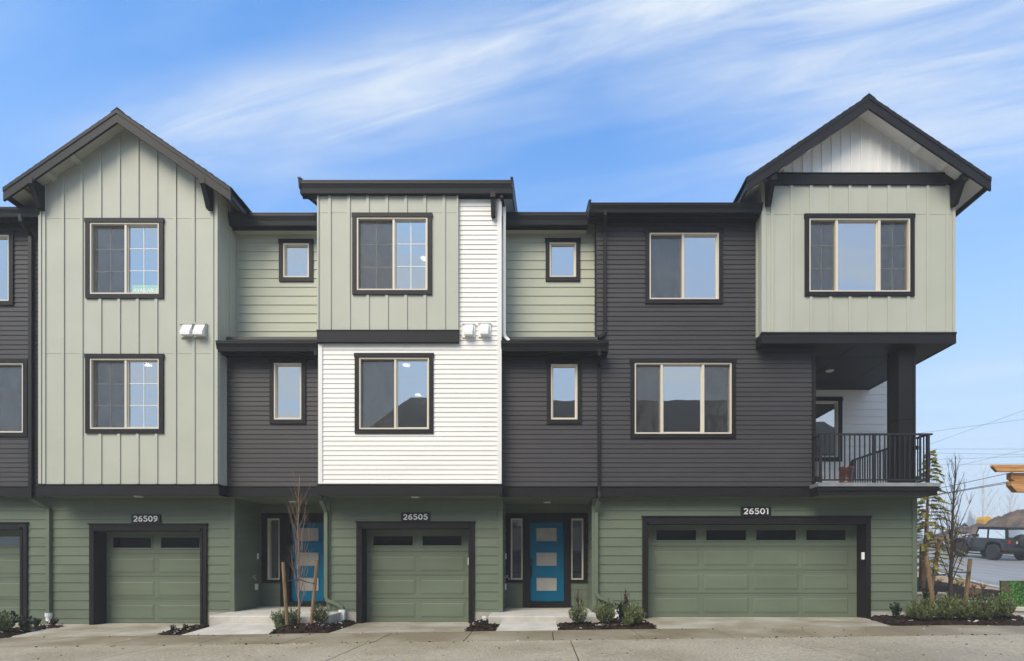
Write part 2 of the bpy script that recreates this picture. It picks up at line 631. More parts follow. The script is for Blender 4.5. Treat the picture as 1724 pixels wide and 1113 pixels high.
def lapwall(house, p0, p1, z0, z1, pitch, mt, holes=(), lap=0.018, zoff=0.0, rng=None, name='wall'):
    """wall sheathing with one object per siding board; p0->p1 with the outside on the right hand (-Y for +X runs)"""
    p0, p1 = Vector((*p0, 0)), Vector((*p1, 0))
    L = (p1 - p0).length
    u = (p1 - p0).normalized()
    nrm = Vector((u.y, -u.x, 0))
    rz = math.atan2(u.y, u.x)
    mb = MB()
    for s, e, a, b in rects_minus(0, L, z0, z1, holes):
        q = [p0 + u * s + nrm * -0.002, p0 + u * e + nrm * -0.002, p0 + u * e + nrm * -0.10, p0 + u * s + nrm * -0.10]
        mb.prismZ([(v.x, v.y) for v in q], a, b)
    w = mb.build(name, M[mt], house)
    rng = rng or random.Random(int(L * 1000))
    me = unit_board(mt, lap)
    z = z0 - zoff
    rows = []
    while z < z1 - 0.01:
        rows.append((max(z, z0), min(z + pitch, z1)))
        z += pitch
    for a, b in rows:
        pieces = []
        iv = [(0.0, L)]
        for h in holes:
            h = (max(h[0], 0), min(h[1], L), h[2], h[3])
            if h[2] < b - 0.003 and h[3] > a + 0.003:
                iv = cut(iv, h[0], h[1])
                if h[2] > a + 0.01:
                    pieces.append((h[0], h[1], a, h[2]))
                if h[3] < b - 0.01:
                    pieces.append((h[0], h[1], h[3], b))
        for s, e in iv:
            if e - s > 3.4:
                m_ = s + rng.uniform(0.3, 0.7) * (e - s)
                pieces += [(s, m_ - 0.0012, a, b), (m_ + 0.0012, e, a, b)]
            else:
                pieces.append((s, e, a, b))
        for s, e, c, d_ in pieces:
            o = bpy.data.objects.new('siding_board', me)
            COL.objects.link(o)
            o.parent = w
            pos = p0 + u * s + Vector((0, 0, c))
            o.location = pos - org(house)
            o.scale = (e - s, 1, d_ - c)
            o.rotation_euler = (0, 0, rz)
    return w


def bar(parent, name, mt, x0, x1, y0, y1, z0, z1, bevel=0.0):
    return MB().box(x0, x1, y0, y1, z0, z1).build(name, M[mt], parent, bevel=bevel)


def window(house, d, x0, x1, y0, y1, kind='fixed', grid=False, tw=0.092, lights=(), trim='trim', splits=None, room=True, flip=False):
    """x0..y1 are the outer trim edges measured in the plane d; returns the opening as a hole (X0,X1,Z0,Z1)"""
    X0, X1, Z0, Z1 = X(x0, d), X(x1, d), Zh(y1, d), Zh(y0, d)
    a0, a1, b0, b1 = X0 + tw, X1 - tw, Z0 + tw, Z1 - tw
    fw = 0.032
    fr = MB()
    fr.box(a0, a1, d - 0.03, d + 0.09, b0, b0 + fw).box(a0, a1, d - 0.03, d + 0.09, b1 - fw, b1)
    fr.box(a0, a0 + fw, d - 0.03, d + 0.09, b0 + fw, b1 - fw).box(a1 - fw, a1, d - 0.03, d + 0.09, b0 + fw, b1 - fw)
    w = fr.build('window', M['vinyl'], house)
    yf, yb = d - 0.042, d + 0.02
    bar(w, 'trim_board', trim, X0 - 0.012, X1 + 0.012, yf - 0.006, yb, b1, Z1)
    bar(w, 'trim_board', trim, X0, X1, yf, yb, Z0, b0)
    bar(w, 'trim_board', trim, X0, a0, yf, yb, b0, b1)
    bar(w, 'trim_board', trim, a1, X1, yf, yb, b0, b1)
    i0, i1, j0, j1 = a0 + fw, a1 - fw, b0 + fw, b1 - fw
    if kind == 'slider2':
        m = (i0 + i1) / 2 if splits is None else i0 + (i1 - i0) * splits[0]
        cells = [(i0, m - 0.022, True), (m + 0.022, i1, False)]
        if flip:
            cells = [(i0, m - 0.022, False), (m + 0.022, i1, True)]
        mull = [(m - 0.022, m + 0.022)]
    elif kind == 'slider3':
        s0, s1 = i0 + (i1 - i0) * splits[0], i0 + (i1 - i0) * splits[1]
        cells = [(i0, s0 - 0.025, True), (s0 + 0.025, s1 - 0.025, False), (s1 + 0.025, i1, True)]
        mull = [(s0 - 0.025, s0 + 0.025), (s1 - 0.025, s1 + 0.025)]
    else:
        cells = [(i0, i1, False)]
        mull = []
    for a, b in mull:
        bar(w, 'mullion', 'vinyl', a, b, d - 0.018, d + 0.09, j0, j1)
    for a, b, scr in cells:
        g = d + (0.066 if scr else 0.040)
        s = 0.022
        sash = MB()
        yy = d + (0.040 if scr else 0.015)
        sash.box(a, b, yy, d + 0.09, j0, j0 + s).box(a, b, yy, d + 0.09, j1 - s, j1).box(a, a + s, yy, d + 0.09, j0 + s, j1 - s).box(b - s, b, yy, d + 0.09, j0 + s, j1 - s)
        sash.build('sash', M['vinyl'], w)
        k0, k1, l0, l1 = a + s, b - s, j0 + s, j1 - s
        bar(w, 'pane', 'glass', k0, k1, g, g + 0.004, l0, l1)
        if grid and not (kind == 'slider3' and not scr):
            t = 0.0085
            mm = (k0 + k1) / 2
            bar(w, 'muntin', 'muntin', mm - t, mm + t, g - 0.007, g - 0.001, l0, l1)
            for q in (1 / 3, 2 / 3):
                zz = l0 + (l1 - l0) * q
                bar(w, 'muntin', 'muntin', k0, mm - t, g - 0.007, g - 0.001, zz - t, zz + t)
                bar(w, 'muntin', 'muntin', mm + t, k1, g - 0.007, g - 0.001, zz - t, zz + t)
        if scr:
            bar(w, 'insect_screen', 'screen', a + 0.004, b - 0.004, d + 0.028, d + 0.030, j0 + 0.004, j1 - 0.004)
    if room:
        r = MB()
        rx0, rx1, rz0, rz1 = X0 - 0.02, X1 + 0.02, Z0 - 0.35, Z1 + 0.28
        dy = 2.4
        r.box(rx0 - 0.05, rx0, d + 0.11, d + dy, rz0, rz1).box(rx1, rx1 + 0.05, d + 0.11, d + dy, rz0, rz1)
        r.box(rx0, rx1, d + dy, d + dy + 0.05, rz0, rz1).box(rx0 - 0.05, rx1 + 0.05, d + 0.11, d + dy, rz0 - 0.05, rz0).box(rx0 - 0.05, rx1 + 0.05, d + 0.11, d + dy, rz1, rz1 + 0.05)
        ro = r.build('room_interior', M['room'], house)
        for lx, ly in lights:
            ld = (rz1 - EYE) * F / (CY - ly)
            ld = min(max(ld, d + 0.35), d + dy - 0.2)
            zz = Zh(ly, ld)
            MB().lathe((X(lx, ld), ld, rz1 - 0.03), [(0.085, 0), (0.085, 0.03)], 14).build('ceiling_light', M['lampglow'], ro) if abs(zz - rz1) < 0.4 else \
                MB().lathe((X(lx, ld), ld, zz), [(0.07, 0), (0.07, 0.03)], 14).build('ceiling_light', M['lampglow'], ro)
    return (a0 - 0.01, a1 + 0.01, b0 - 0.01, b1 + 0.01)


def rel(hole, p0x):
    return (hole[0] - p0x, hole[1] - p0x, hole[2], hole[3])


def panel_wall(house, d, X0, X1, zb, ztop, battens, joints, holes, mt='sage', btw=0.062, name='wall', bt_skip=()):
    """board and batten: one panel object per bay and tier, one object per batten piece; ztop is a function of x"""
    zs_peak = max(ztop(X0), ztop(X1), ztop((X0 + X1) / 2))
    w = MB()
    xs = [X0] + [x for x in battens if X0 < x < X1] + [X1]
    js = [zb] + [j for j in joints if zb < j < zs_peak] + [99]
    sh = MB()
    for a, b in zip(xs, xs[1:]):
        for s, e, c, t in rects_minus(a, b, zb, 99, holes):
            tops = [(e, min(t, ztop(e))), (s, min(t, ztop(s)))]
            if t > 90 and (s < PEAK < e if (PEAK := getattr(ztop, 'peak', None)) is not None else False):
                tops.insert(1, (PEAK, ztop(PEAK)))
            if min(q[1] for q in tops) <= c + 0.005:
                continue
            sh.prismY([(s, c), (e, c)] + tops, d + 0.004, d + 0.10)
    w = sh.build(name, M[mt], house)
    g = 0.003
    for a, b in zip(xs, xs[1:]):
        for c, t in zip(js, js[1:]):
            for s, e, cc, tt in rects_minus(a + g, b - g, c + (0.007 if c > zb else 0), min(t, 98), holes):
                pk = getattr(ztop, 'peak', None)
                tops = [(e, min(tt, ztop(e))), (s, min(tt, ztop(s)))]
                if pk is not None and s < pk < e and tt > ztop(s):
                    tops.insert(1, (pk, min(tt, ztop(pk))))
                if min(q[1] for q in tops) <= cc + 0.01:
                    continue
                MB().prismY([(s, cc), (e, cc)] + tops, d - 0.006, d + 0.003).build('panel', M[mt], w)
    for x in battens:
        a, b = x - btw / 2, x + btw / 2
        zt = min(ztop(a), ztop(b))
        iv = [(zb + 0.004, zt)]
        for h in holes:
            if a < h[1] - 0.01 and b > h[0] + 0.01:
                iv = cut(iv, h[2], h[3])
        for s, e in iv:
            bar(w, 'batten', mt, a, b, d - 0.028, d - 0.006, s, e)
    return w


def ztop_gable(xc, zpk, slope):
    f = lambda x: zpk - abs(x - xc) * slope
    f.peak = xc
    return f


def ztop_flat(z):
    f = lambda x: z
    f.peak = None
    return f


def gutter(house, x0, x1, dfront, ztop, zbot, depth=0.15, mt='gutter'):
    h = ztop - zbot
    mb = MB()
    mb.prismX([(dfront, ztop), (dfront, ztop - h * 0.22), (dfront + 0.03, ztop - h * 0.62), (dfront + 0.045, zbot), (dfront + depth, zbot), (dfront + depth, ztop)], x0, x1)
    mb.box(x0 - 0.004, x1 + 0.004, dfront - 0.008, dfront + 0.01, ztop - 0.018, ztop + 0.004)
    return mb.build('gutter', M[mt], house)


def downspout(house, pts, mt='gutter', r=0.048):
    return MB().tube(pts, r, 4, True, math.pi / 4).build('downspout', M[mt], house)


def bracket(house, xc, d, zt, zb, w=0.10, out=0.33):
    mb = MB()
    mb.prismX([(d - 0.03, zt), (d - out, zt), (d - out, zt - 0.10), (d - 0.13, zb), (d - 0.03, zb)], xc - w / 2, xc + w / 2)
    mb.box(xc - w / 2 - 0.012, xc + w / 2 + 0.012, d - out - 0.02, d - out + 0.06, zt - 0.13, zt)
    return mb.build('bracket', M['trim'], house)


def gable_roof(house, xc, zpk, slope, half, df, db, soffit_mt):
    zt = lambda x: zpk - abs(x - xc) * slope
    xl, xr = xc - half, xc + half
    slab = MB()
    t = 0.13
    slab.prismY([(xl, zt(xl) - 0.03), (xc, zpk - 0.03), (xr, zt(xr) - 0.03), (xr, zt(xr) - t), (xc, zpk - t), (xl, zt(xl) - t)], df, db)
    ro = slab.build('roof', M['shingle'], house)
    rng = random.Random(7)
    sh = MB()
    n = int(half / 0.13)
    for sgn in (-1, 1):
        for i in range(n):
            a, b = i * half / n, (i + 1) * half / n + 0.02
            y = df - 0.015
            while y < min(db, df + 3.0):
                wdt = rng.uniform(0.22, 0.5)
                xa, xb = xc + sgn * a, xc + sgn * b
                za, zb_ = zt(xa) - 0.028, zt(xb) - 0.028
                lift = 0.012 + rng.uniform(0, 0.012)
                q = [(xa, za + 0.002), (xb, zb_ + lift), (xb, zb_ - 0.004), (xa, za - 0.004)]
                sh.prismY(q, y, min(y + wdt - 0.006, db))
                y += wdt
    y = df - 0.02
    while y < df + 3.0:                                        # ridge caps
        sh.prismY([(xc - 0.14, zt(xc - 0.14) - 0.004), (xc, zpk + 0.012), (xc + 0.14, zt(xc + 0.14) - 0.004), (xc, zpk - 0.012)], y, y + 0.26)
        y += 0.24
    tag(sh.build('shingles', M['shingle'], ro), kind='stuff')
    for sgn in (-1, 1):
        xe = xc + sgn * half
        for (c0, c1, y0, y1) in ((0.045, 0.125, df - 0.035, df), (0.125, 0.315, df - 0.022, df + 0.02)):
            MB().prismY([(xe, zt(xe) - c0), (xc, zpk - c0), (xc, zpk - c1), (xe, zt(xe) - c1)], y0, y1).build('rake_board', M['trim'], ro)
        s = MB()
        s.prismY([(xe, zt(xe) - t - 0.002), (xc, zpk - t - 0.002), (xc, zpk - t - 0.03), (xe, zt(xe) - t - 0.03)], df + 0.022, db)
        s.build('soffit', M[soffit_mt], ro)
        e = MB()
        e.box(xe, xe - sgn * 0.035, df + 0.022, db, zt(xe) - 0.25, zt(xe) - 0.035)
        e.build('eave_fascia', M['gutter'], ro)
        for k in range(1, 4):
            xk = xc + sgn * half * (0.22 + 0.22 * k)
            zz = zt(xk) - 0.162
            MB().prismY([(xk - 0.05, zt(xk - 0.05) - 0.162), (xk + 0.05, zt(xk + 0.05) - 0.162), (xk + 0.05, zt(xk + 0.05) - 0.23), (xk - 0.05, zt(xk - 0.05) - 0.23)], df + 0.022, df + 0.32).build('lookout', M[soffit_mt], ro)
    return ro


def text_mesh(body, size, bold=0.0, extrude=0.004):
    cu = bpy.data.curves.new('text', 'FONT')
    cu.body = body
    cu.size = size
    cu.align_x = 'CENTER'
    cu.align_y = 'CENTER'
    cu.extrude = extrude
    cu.offset = bold
    cu.resolution_u = 4
    o = bpy.data.objects.new('text', cu)
    COL.objects.link(o)
    bpy.context.view_layer.update()
    me = bpy.data.meshes.new_from_object(o.evaluated_get(bpy.context.evaluated_depsgraph_get()))
    bpy.data.objects.remove(o)
    bpy.data.curves.remove(cu)
    return me


def text(parent, name, body, size, loc, mt, bold=0.0, fit=None, extrude=0.004):
    me = text_mesh(body, size, bold, extrude)
    xs = [v.co.x for v in me.vertices]
    ys = [v.co.y for v in me.vertices]
    cx, cy = (min(xs) + max(xs)) / 2, (min(ys) + max(ys)) / 2
    kx = fit[0] / (max(xs) - min(xs)) if fit else 1
    ky = fit[1] / (max(ys) - min(ys)) if fit else 1
    for v in me.vertices:
        v.co = Vector(((v.co.x - cx) * kx, -v.co.z, (v.co.y - cy) * ky))
    me.materials.clear()
    me.materials.append(M[mt])
    me.name = name
    return link_mesh(name, me, parent, loc)


def arc(cx, cy, rx, ry, a0, a1, n=18):
    return [(cx + rx * math.cos(R(a0 + (a1 - a0) * k / n)), cy + ry * math.sin(R(a0 + (a1 - a0) * k / n))) for k in range(n + 1)]


_six = [arc(.33, .31, .25, .23, 0, 360), arc(.50, .33, .42, .57, 82, 178)]
GLYPH = {'0': ([arc(.35, .5, .27, .42, 0, 360)], .70), '1': ([[(.25, 0), (.25, 1.0)], [(.27, .93), (.02, .93)]], .40),
         '2': ([arc(.31, .65, .24, .27, 165, -32) + [(.07, .09)], [(.02, .08), (.62, .08)]], .64),
         '5': ([[(.58, .92), (.10, .92)], [(.15, .95), (.12, .52)] + arc(.30, .33, .27, .25, 118, -152)], .64),
         '6': (_six, .66), '9': ([[(.66 - x, 1 - y) for x, y in st] for st in _six], .66)}


def digits(parent, num, x0, x1, z0, z1, yb):
    """house number cut from strokes, one raised sheet on the plaque"""
    tot = sum(GLYPH[c][1] for c in num) + 0.13 * (len(num) - 1)
    kx, kz = (x1 - x0) / tot, z1 - z0
    w = 0.085
    mb = MB()
    ox = 0.0
    for ch in num:
        for st in GLYPH[ch][0]:
            closed = math.hypot(st[0][0] - st[-1][0], st[0][1] - st[-1][1]) < 1e-6
            L, Rr = [], []
            for k, (x, z) in enumerate(st):
                p = st[k - 1] if k else (st[-2] if closed else None)
                q = st[k + 1] if k < len(st) - 1 else (st[1] if closed else None)
                p = p or (x, z)
                q = q or (x, z)
                dx, dz = q[0] - p[0], q[1] - p[1]
                l = math.hypot(dx, dz) or 1
                nx_, nz_ = -dz / l * w, dx / l * w
                L.append((x0 + (ox + x + nx_) * kx, z0 + (z + nz_) * kz))
                Rr.append((x0 + (ox + x - nx_) * kx, z0 + (z - nz_) * kz))
            for k in range(len(st) - 1):
                mb.prismY([L[k], L[k + 1], Rr[k + 1], Rr[k]], yb - 0.004, yb - 0.0005)
        ox += GLYPH[ch][1] + 0.13
    mb.build('house_number', M['digit'], parent)


def plaque(house, num, x0, x1, y0, y1, d):
    a, b, c, e = X(x0, d), X(x1, d), Zh(y1, d), Zh(y0, d)
    r = 0.022
    poly = []
    for (cx, cz, a0) in ((b - r, e - r, 0), (a + r, e - r, 90), (a + r, c + r, 180), (b - r, c + r, 270)):
        poly += [(cx + r * math.cos(R(a0 + k * 30)), cz + r * math.sin(R(a0 + k * 30))) for k in range(4)]
    p = MB().prismY(poly, d - 0.05, d - 0.015).build('address_plaque', M['plate'], house)
    digits(p, num, a + (b - a) * 0.08, b - (b - a) * 0.08, c + (e - c) * 0.17, e - (e - c) * 0.17, d - 0.05)


A, TWO, THREE, G, RB = 12.0, 12.32, 12.75, 12.57, 13.83
GD = 12.89                                        # garage door plane
Z_BELT, Z_SOF = Zh(815, A), Zh(833.7, A)          # top and bottom of the belly band
P8, P4W, P4D = 0.2045, 0.1040, 0.1052             # exposures of wide, white and charcoal lap siding
gz = lambda x, y=0: 0.176 + 0.0128 * x            # paved ground near the houses
# boundaries in world X
B0, B1, B2, B2r, B3 = X(67, A), X(367.3, A), X(537, A), X(843, A), X(1005, TWO)
BAL = X(1372, TWO)                                # right end of the charcoal wall
GR = X(1541, G)                                   # right end of ground floor
RC1a, RC1b = X(394.4, G), X(551, G)
RC2a, RC2b = X(845, G), X(998, G)


def house_thing(xc, label):
    return thing('townhouse', (xc, A, gz(xc)), label, 'townhouse', 'townhouses in the row')


H0 = house_thing(-14.5, 'charcoal clad end of a townhouse cut off by the left edge of the photo')
H1 = house_thing(-8.9, 'sage board and batten townhouse with tall gabled bay and plaque 26509')
H2 = house_thing(-1.9, 'townhouse with white lap siding bay below a sage box and plaque 26505')
H3 = house_thing(5.0, 'charcoal townhouse with gabled corner bay, balcony, wide garage and plaque 26501')


def body_shell(house, x0, x1, z1, y0=13.0, y1=21.0, lo=-0.1, left=True, right=True):
    mb = MB()
    if left:
        mb.box(x0, x0 + 0.08, y0, y1, lo, z1)
    if right:
        mb.box(x1 - 0.08, x1, y0, y1, lo, z1)
    mb.box(x0 + 0.08, x1 - 0.08, y1 - 0.08, y1, lo, z1)
    mb.box(x0 + 0.08, x1 - 0.08, y0 + 0.9, y1 - 0.08, z1 - 0.08, z1)
    return mb.build('rear_wall', M['dark'], house)


def belt(house, x0, x1, d, ret=None):
    """belly band board with a small flashing on top"""
    mb = bar(house, 'belly_band', 'trim', x0, x1, d - 0.035, d + 0.04, Z_SOF, Z_BELT - 0.035)
    bar(house, 'flashing', 'trim', x0, x1, d - 0.045, d + 0.03, Z_BELT - 0.030, Z_BELT - 0.008)
    return mb


def soffit_light(house, px, py, zs=None):
    zs = zs if zs is not None else Z_SOF
    d = (zs - EYE) * F / (CY - py)
    MB().lathe((X(px, d), d, zs - 0.022), [(0.075, 0), (0.092, 0.010), (0.095, 0.022)], 18).build('soffit_light', M['puck'], house)


def garage(house, tx0, tx1, ty, ix0, ix1, iy, wy0, wy1, rows, dbot, wins, pans, gdoor_x, floor_py, keypad=None):
    """garage opening with trim and jambs in plane G and a sectional door in plane GD"""
    zf = Zh(floor_py, G)
    o0, o1, ot = X(tx0, G), X(tx1, G), Zh(ty, G)
    i0, i1, it = X(ix0, G), X(ix1, G), Zh(iy, G)
    fr = MB()
    for (p, q, s) in ((0.0, 1.0, 0.055), (0.35, 1.0, 0.040)):
        pass
    fr.box(o0, i0, G - 0.055, G + 0.02, zf, ot).box(i1, o1, G - 0.055, G + 0.02, zf, ot).box(i0, i1, G - 0.055, G + 0.02, it, ot)
    fr.box(o0 - 0.02, o1 + 0.02, G - 0.075, G - 0.0, ot, ot + 0.03)
    # inner step of the casing
    k = 0.045
    fr.box(i0 - k, i0 + 0.004, G - 0.068, G - 0.055, zf, it + k).box(i1 - 0.004, i1 + k, G - 0.068, G - 0.055, zf, it + k).box(i0 - k, i1 + k, G - 0.068, G - 0.055, it - 0.004, it + k)
    # jambs
    fr.box(i0 - 0.06, i0, G + 0.02, GD + 0.03, zf, it).box(i1, i1 + 0.06, G + 0.02, GD + 0.03, zf, it).box(i0 - 0.06, i1 + 0.06, G + 0.02, GD + 0.03, it, it + 0.06)
    g = fr.build('garage_door', M['trim'], house)
    zb = Zh(dbot, GD)
    lines = [zb] + [Zh(y, GD) for y in rows] + [it + 0.02]      # section joints, bottom to top
    wz0, wz1 = Zh(wy1, GD), Zh(wy0, GD)
    wx = [(X(a, GD), X(b, GD)) for a, b in wins]
    for i, (c, t) in enumerate(zip(lines, lines[1:])):
        mb = MB()
        holes = [(a, b, wz0, wz1) for a, b in wx] if i == len(lines) - 2 else []
        for s, e, cc, tt in rects_minus(i0 + 0.002, i1 - 0.002, c + 0.004, t - 0.004, holes):
            mb.box(s, e, GD, GD + 0.05, cc, tt)
        for zz in ((t - 0.045, t - 0.030), (c + 0.030, c + 0.045)) if 0 < i else ((t - 0.045, t - 0.030),):   # ribs by each joint
            if i < len(lines) - 2 or zz[0] < (c + t) / 2:
                mb.box(i0 + 0.002, i1 - 0.002, GD - 0.004, GD, zz[0], zz[1])
        s_ = mb.build('door_section', M['green'], g)
    bar(g, 'weather_strip', 'black', i0, i1, GD - 0.004, GD + 0.04, zb - 0.02, zb + 0.001)
    for a, b in wx:
        f = MB()
        e = 0.035
        f.box(a - e, b + e, GD - 0.012, GD, wz1, wz1 + e).box(a - e, b + e, GD - 0.012, GD, wz0 - e, wz0).box(a - e, a, GD - 0.012, GD, wz0, wz1).box(b, b + e, GD - 0.012, GD, wz0, wz1)
        f.build('window_frame', M['green'], g)
        bar(g, 'pane', 'glassdark', a, b, GD + 0.015, GD + 0.019, wz0, wz1)
    for y0, y1 in pans[1]:
        for a, b in pans[0]:
            xa, xb, za, zb_ = X(a, GD), X(b, GD), Zh(y1, GD), Zh(y0, GD)
            q = 0.030
            # raised field with a sloped border, set in a groove
            MB().add([(xa, GD - 0.001, za), (xb, GD - 0.001, za), (xb, GD - 0.001, zb_), (xa, GD - 0.001, zb_),
                      (xa + q, GD - 0.010, za + q), (xb - q, GD - 0.010, za + q), (xb - q, GD - 0.010, zb_ - q), (xa + q, GD - 0.010, zb_ - q)],
                     [(0, 1, 5, 4), (1, 2, 6, 5), (2, 3, 7, 6), (3, 0, 4, 7), (4, 5, 6, 7)]).build('panel', M['green'], g)
            f = MB()
            e = 0.014
            f.box(xa - e, xb + e, GD - 0.005, GD - 0.001, zb_, zb_ + e).box(xa - e, xb + e, GD - 0.005, GD - 0.001, za - e, za).box(xa - e, xa, GD - 0.005, GD - 0.001, za, zb_).box(xb, xb + e, GD - 0.005, GD - 0.001, za, zb_)
            f.build('panel_border', M['green'], g)
    # dim garage inside
    r = MB()
    r.box(i0 - 0.1, i1 + 0.1, 15.6, 15.65, zf, it + 0.3).box(i0 - 0.15, i0 - 0.1, GD + 0.06, 15.6, zf, it + 0.3).box(i1 + 0.1, i1 + 0.15, GD + 0.06, 15.6, zf, it + 0.3).box(i0 - 0.1, i1 + 0.1, GD + 0.06, 15.6, it + 0.25, it + 0.3)
    r.build('garage_interior', M['room'], house)
    if keypad:
        kx, ky = keypad
        bar(g, 'keypad', 'pvc', i1 - 0.03, i1 - 0.0, G + 0.02, G + 0.08, Zh(ky + 6, G), Zh(ky - 6, G)) if kx is None else \
            bar(g, 'keypad', 'pvc', X(kx - 2.2, G), X(kx + 2.2, G), G - 0.085, G - 0.055, Zh(ky + 6, G), Zh(ky - 6, G))
    return (o0 + 0.02, o1 - 0.02, -1.0, ot - 0.02)


def front_door(house, dx0, blue0, blue1, side_l, side_r, surr, fr0, fr1):
    """entry: charcoal surround, sidelights, blue door with three frosted lights; all measured in plane RB"""
    zt, zs, zb = Zh(864.5, RB), Zh(981, RB), Zh(1022, RB)
    fx0, fx1 = X(fr0, RB), X(fr1, RB)
    a, b = X(blue0, RB), X(blue1, RB)
    dz0, dz1 = Zh(1013, RB), Zh(879, RB)
    mb = MB()
    mb.box(fx0, a, RB - 0.05, RB + 0.14, zb, dz1).box(b, fx1, RB - 0.05, RB + 0.14, zb, dz1).box(fx0, fx1, RB - 0.05, RB + 0.14, dz1, zt)
    mb.box(a, b, RB - 0.07, RB + 0.14, zb, dz0 - 0.012)
    ent = mb.build('entry_frame', M['trim'], house)
    holes = []
    for (s0, s1, o0, o1) in (side_l, side_r):
        if s0 is None:
            continue
        p0, p1, q0, q1 = X(s0, RB), X(s1, RB), X(o0, RB), X(o1, RB)
        z0, z1 = Zh(976, RB), Zh(873, RB)
        c = MB()
        c.box(q0, p0, RB - 0.045, RB + 0.03, zs, zt).box(p1, q1, RB - 0.045, RB + 0.03, zs, zt).box(p0, p1, RB - 0.045, RB + 0.03, zs, z0).box(p0, p1, RB - 0.045, RB + 0.03, z1, zt)
        c.build('sidelight_surround', M['trim'], ent)
        t = 0.035
        f = MB()
        f.box(p0, p1, RB - 0.02, RB + 0.09, z0, z0 + t).box(p0, p1, RB - 0.02, RB + 0.09, z1 - t, z1).box(p0, p0 + t, RB - 0.02, RB + 0.09, z0 + t, z1 - t).box(p1 - t, p1, RB - 0.02, RB + 0.09, z0 + t, z1 - t)
        f.build('sidelight_frame', M['vinyl'], ent)
        bar(ent, 'pane', 'glass', p0 + t, p1 - t, RB + 0.05, RB + 0.054, z0 + t, z1 - t)
        holes.append((p0, p1, z0, z1))
    D = RB + 0.10
    lx0, lx1 = a + (b - a) * 0.195, a + (b - a) * 0.785
    lz = [(Zh(y1, RB), Zh(y0, RB)) for y0, y1 in ((888.5, 911), (930, 952.7), (972.5, 995))]
    mb = MB()
    for s, e, c, t in rects_minus(a + 0.004, b - 0.004, dz0, dz1 - 0.004, [(lx0, lx1, p, q) for p, q in lz]):
        mb.box(s, e, D, D + 0.045, c, t)
    dr = mb.build('front_door', M['blue'], house)
    for p, q in lz:
        e = 0.022
        f = MB()
        f.box(lx0 - e, lx1 + e, D - 0.012, D, q, q + e).box(lx0 - e, lx1 + e, D - 0.012, D, p - e, p).box(lx0 - e, lx0, D - 0.012, D, p, q).box(lx1, lx1 + e, D - 0.012, D, p, q)
        f.build('light_frame', M['blue'], dr)
        bar(dr, 'pane', 'frosted', lx0, lx1, D + 0.012, D + 0.02, p, q)
    hx = a + 0.045
    h = MB()
    h.box(hx - 0.022, hx + 0.022, D - 0.012, D, Zh(971, RB), Zh(950, RB))
    h.tube([(hx, D - 0.012, Zh(954, RB)), (hx, D - 0.06, Zh(956, RB)), (hx, D - 0.06, Zh(967, RB)), (hx, D - 0.012, Zh(970, RB))], 0.012, 6)
    h.box(hx - 0.03, hx + 0.03, D - 0.02, D, Zh(947, RB), Zh(940.5, RB))
    h.build('handle', M['black'], dr)
    r = MB()
    r.box(X(surr[0], RB), X(surr[1], RB), 16.0, 16.05, 0.3, 3.0)
    r.build('hall_interior', M['room'], house)
    bar(house, 'threshold', 'gutter', a - 0.02, b + 0.02, RB - 0.11, RB + 0.02, zb + 0.015, zb + 0.045)
    return holes, (fx0, fx1, zb - 0.3, zt)


def vent_hood(house, x0, x1, y0, y1, h0, h1, d, mt):
    a, b, c, e = X(x0, d), X(x1, d), Zh(y1, d), Zh(y0, d)
    p = bar(house, 'vent_plate', mt, a, b, d - 0.042, d - 0.0, c, e)
    bar(p, 'cap_strip', mt, a - 0.01, b + 0.01, d - 0.060, d - 0.0425, e - 0.02, e + 0.012)
    p0, p1 = X(h0, d - 0.1), X(h1, d - 0.1)
    zt, zb = e - 0.03, c + 0.02
    MB().prismX([(d - 0.043, zt), (d - 0.055, zt), (d - 0.16, zb + 0.07), (d - 0.16, zb), (d - 0.043, zb)], p0, p1).build('hood', M['hood'], p)


# ------------------------------------------------------------------ house 26509 (gabled sage bay, entry on its right)
wins = [window(H1, A, 145.8, 276.6, 369, 503.4, 'slider2', True, splits=(0.51,)),
        window(H1, A, 145.8, 276.6, 597, 730, 'slider2', True, splits=(0.51,), lights=((248, 613),))]
# window sticker
st = bar(H1, 'window_sticker', 'decal', X(220.5, A), X(266, A), A + 0.034, A + 0.036, Zh(494, A), Zh(478.5, A))
text(st, 'sticker_lettering', 'AVAILABLE', 0.1, (X(243.3, A), A + 0.032, Zh(487.6, A)), 'digit', 0.0, fit=(0.54, 0.085), extrude=0.001)
gx1 = X(198, 11.68)
gz1 = Zh(182, 11.68)
SL1 = 0.69
half1 = 2.40
zt1 = ztop_gable((B0 + B1) / 2, gz1 - 0.17, SL1)
bat1 = [B0 + 0.03 + 0.0] + [X(x, A) for x in (75.5 + 31.4 * k for k in range(1, 10))]
panel_wall(H1, A, B0, B1, Z_BELT, zt1, [X(75.5 + 31.4 * k, A) for k in range(0, 10)], [Zh(596, A), Zh(368.5, A)], wins)
for x0, x1 in ((B0 - 0.005, B0 + 0.055), (B1 - 0.062, B1 + 0.005)):
    bar(H1, 'corner_board', 'sage', x0, x1, A - 0.032, A + 0.012, Z_BELT + 0.004, zt1(x0 if x0 > -9 else x1) - 0.02)
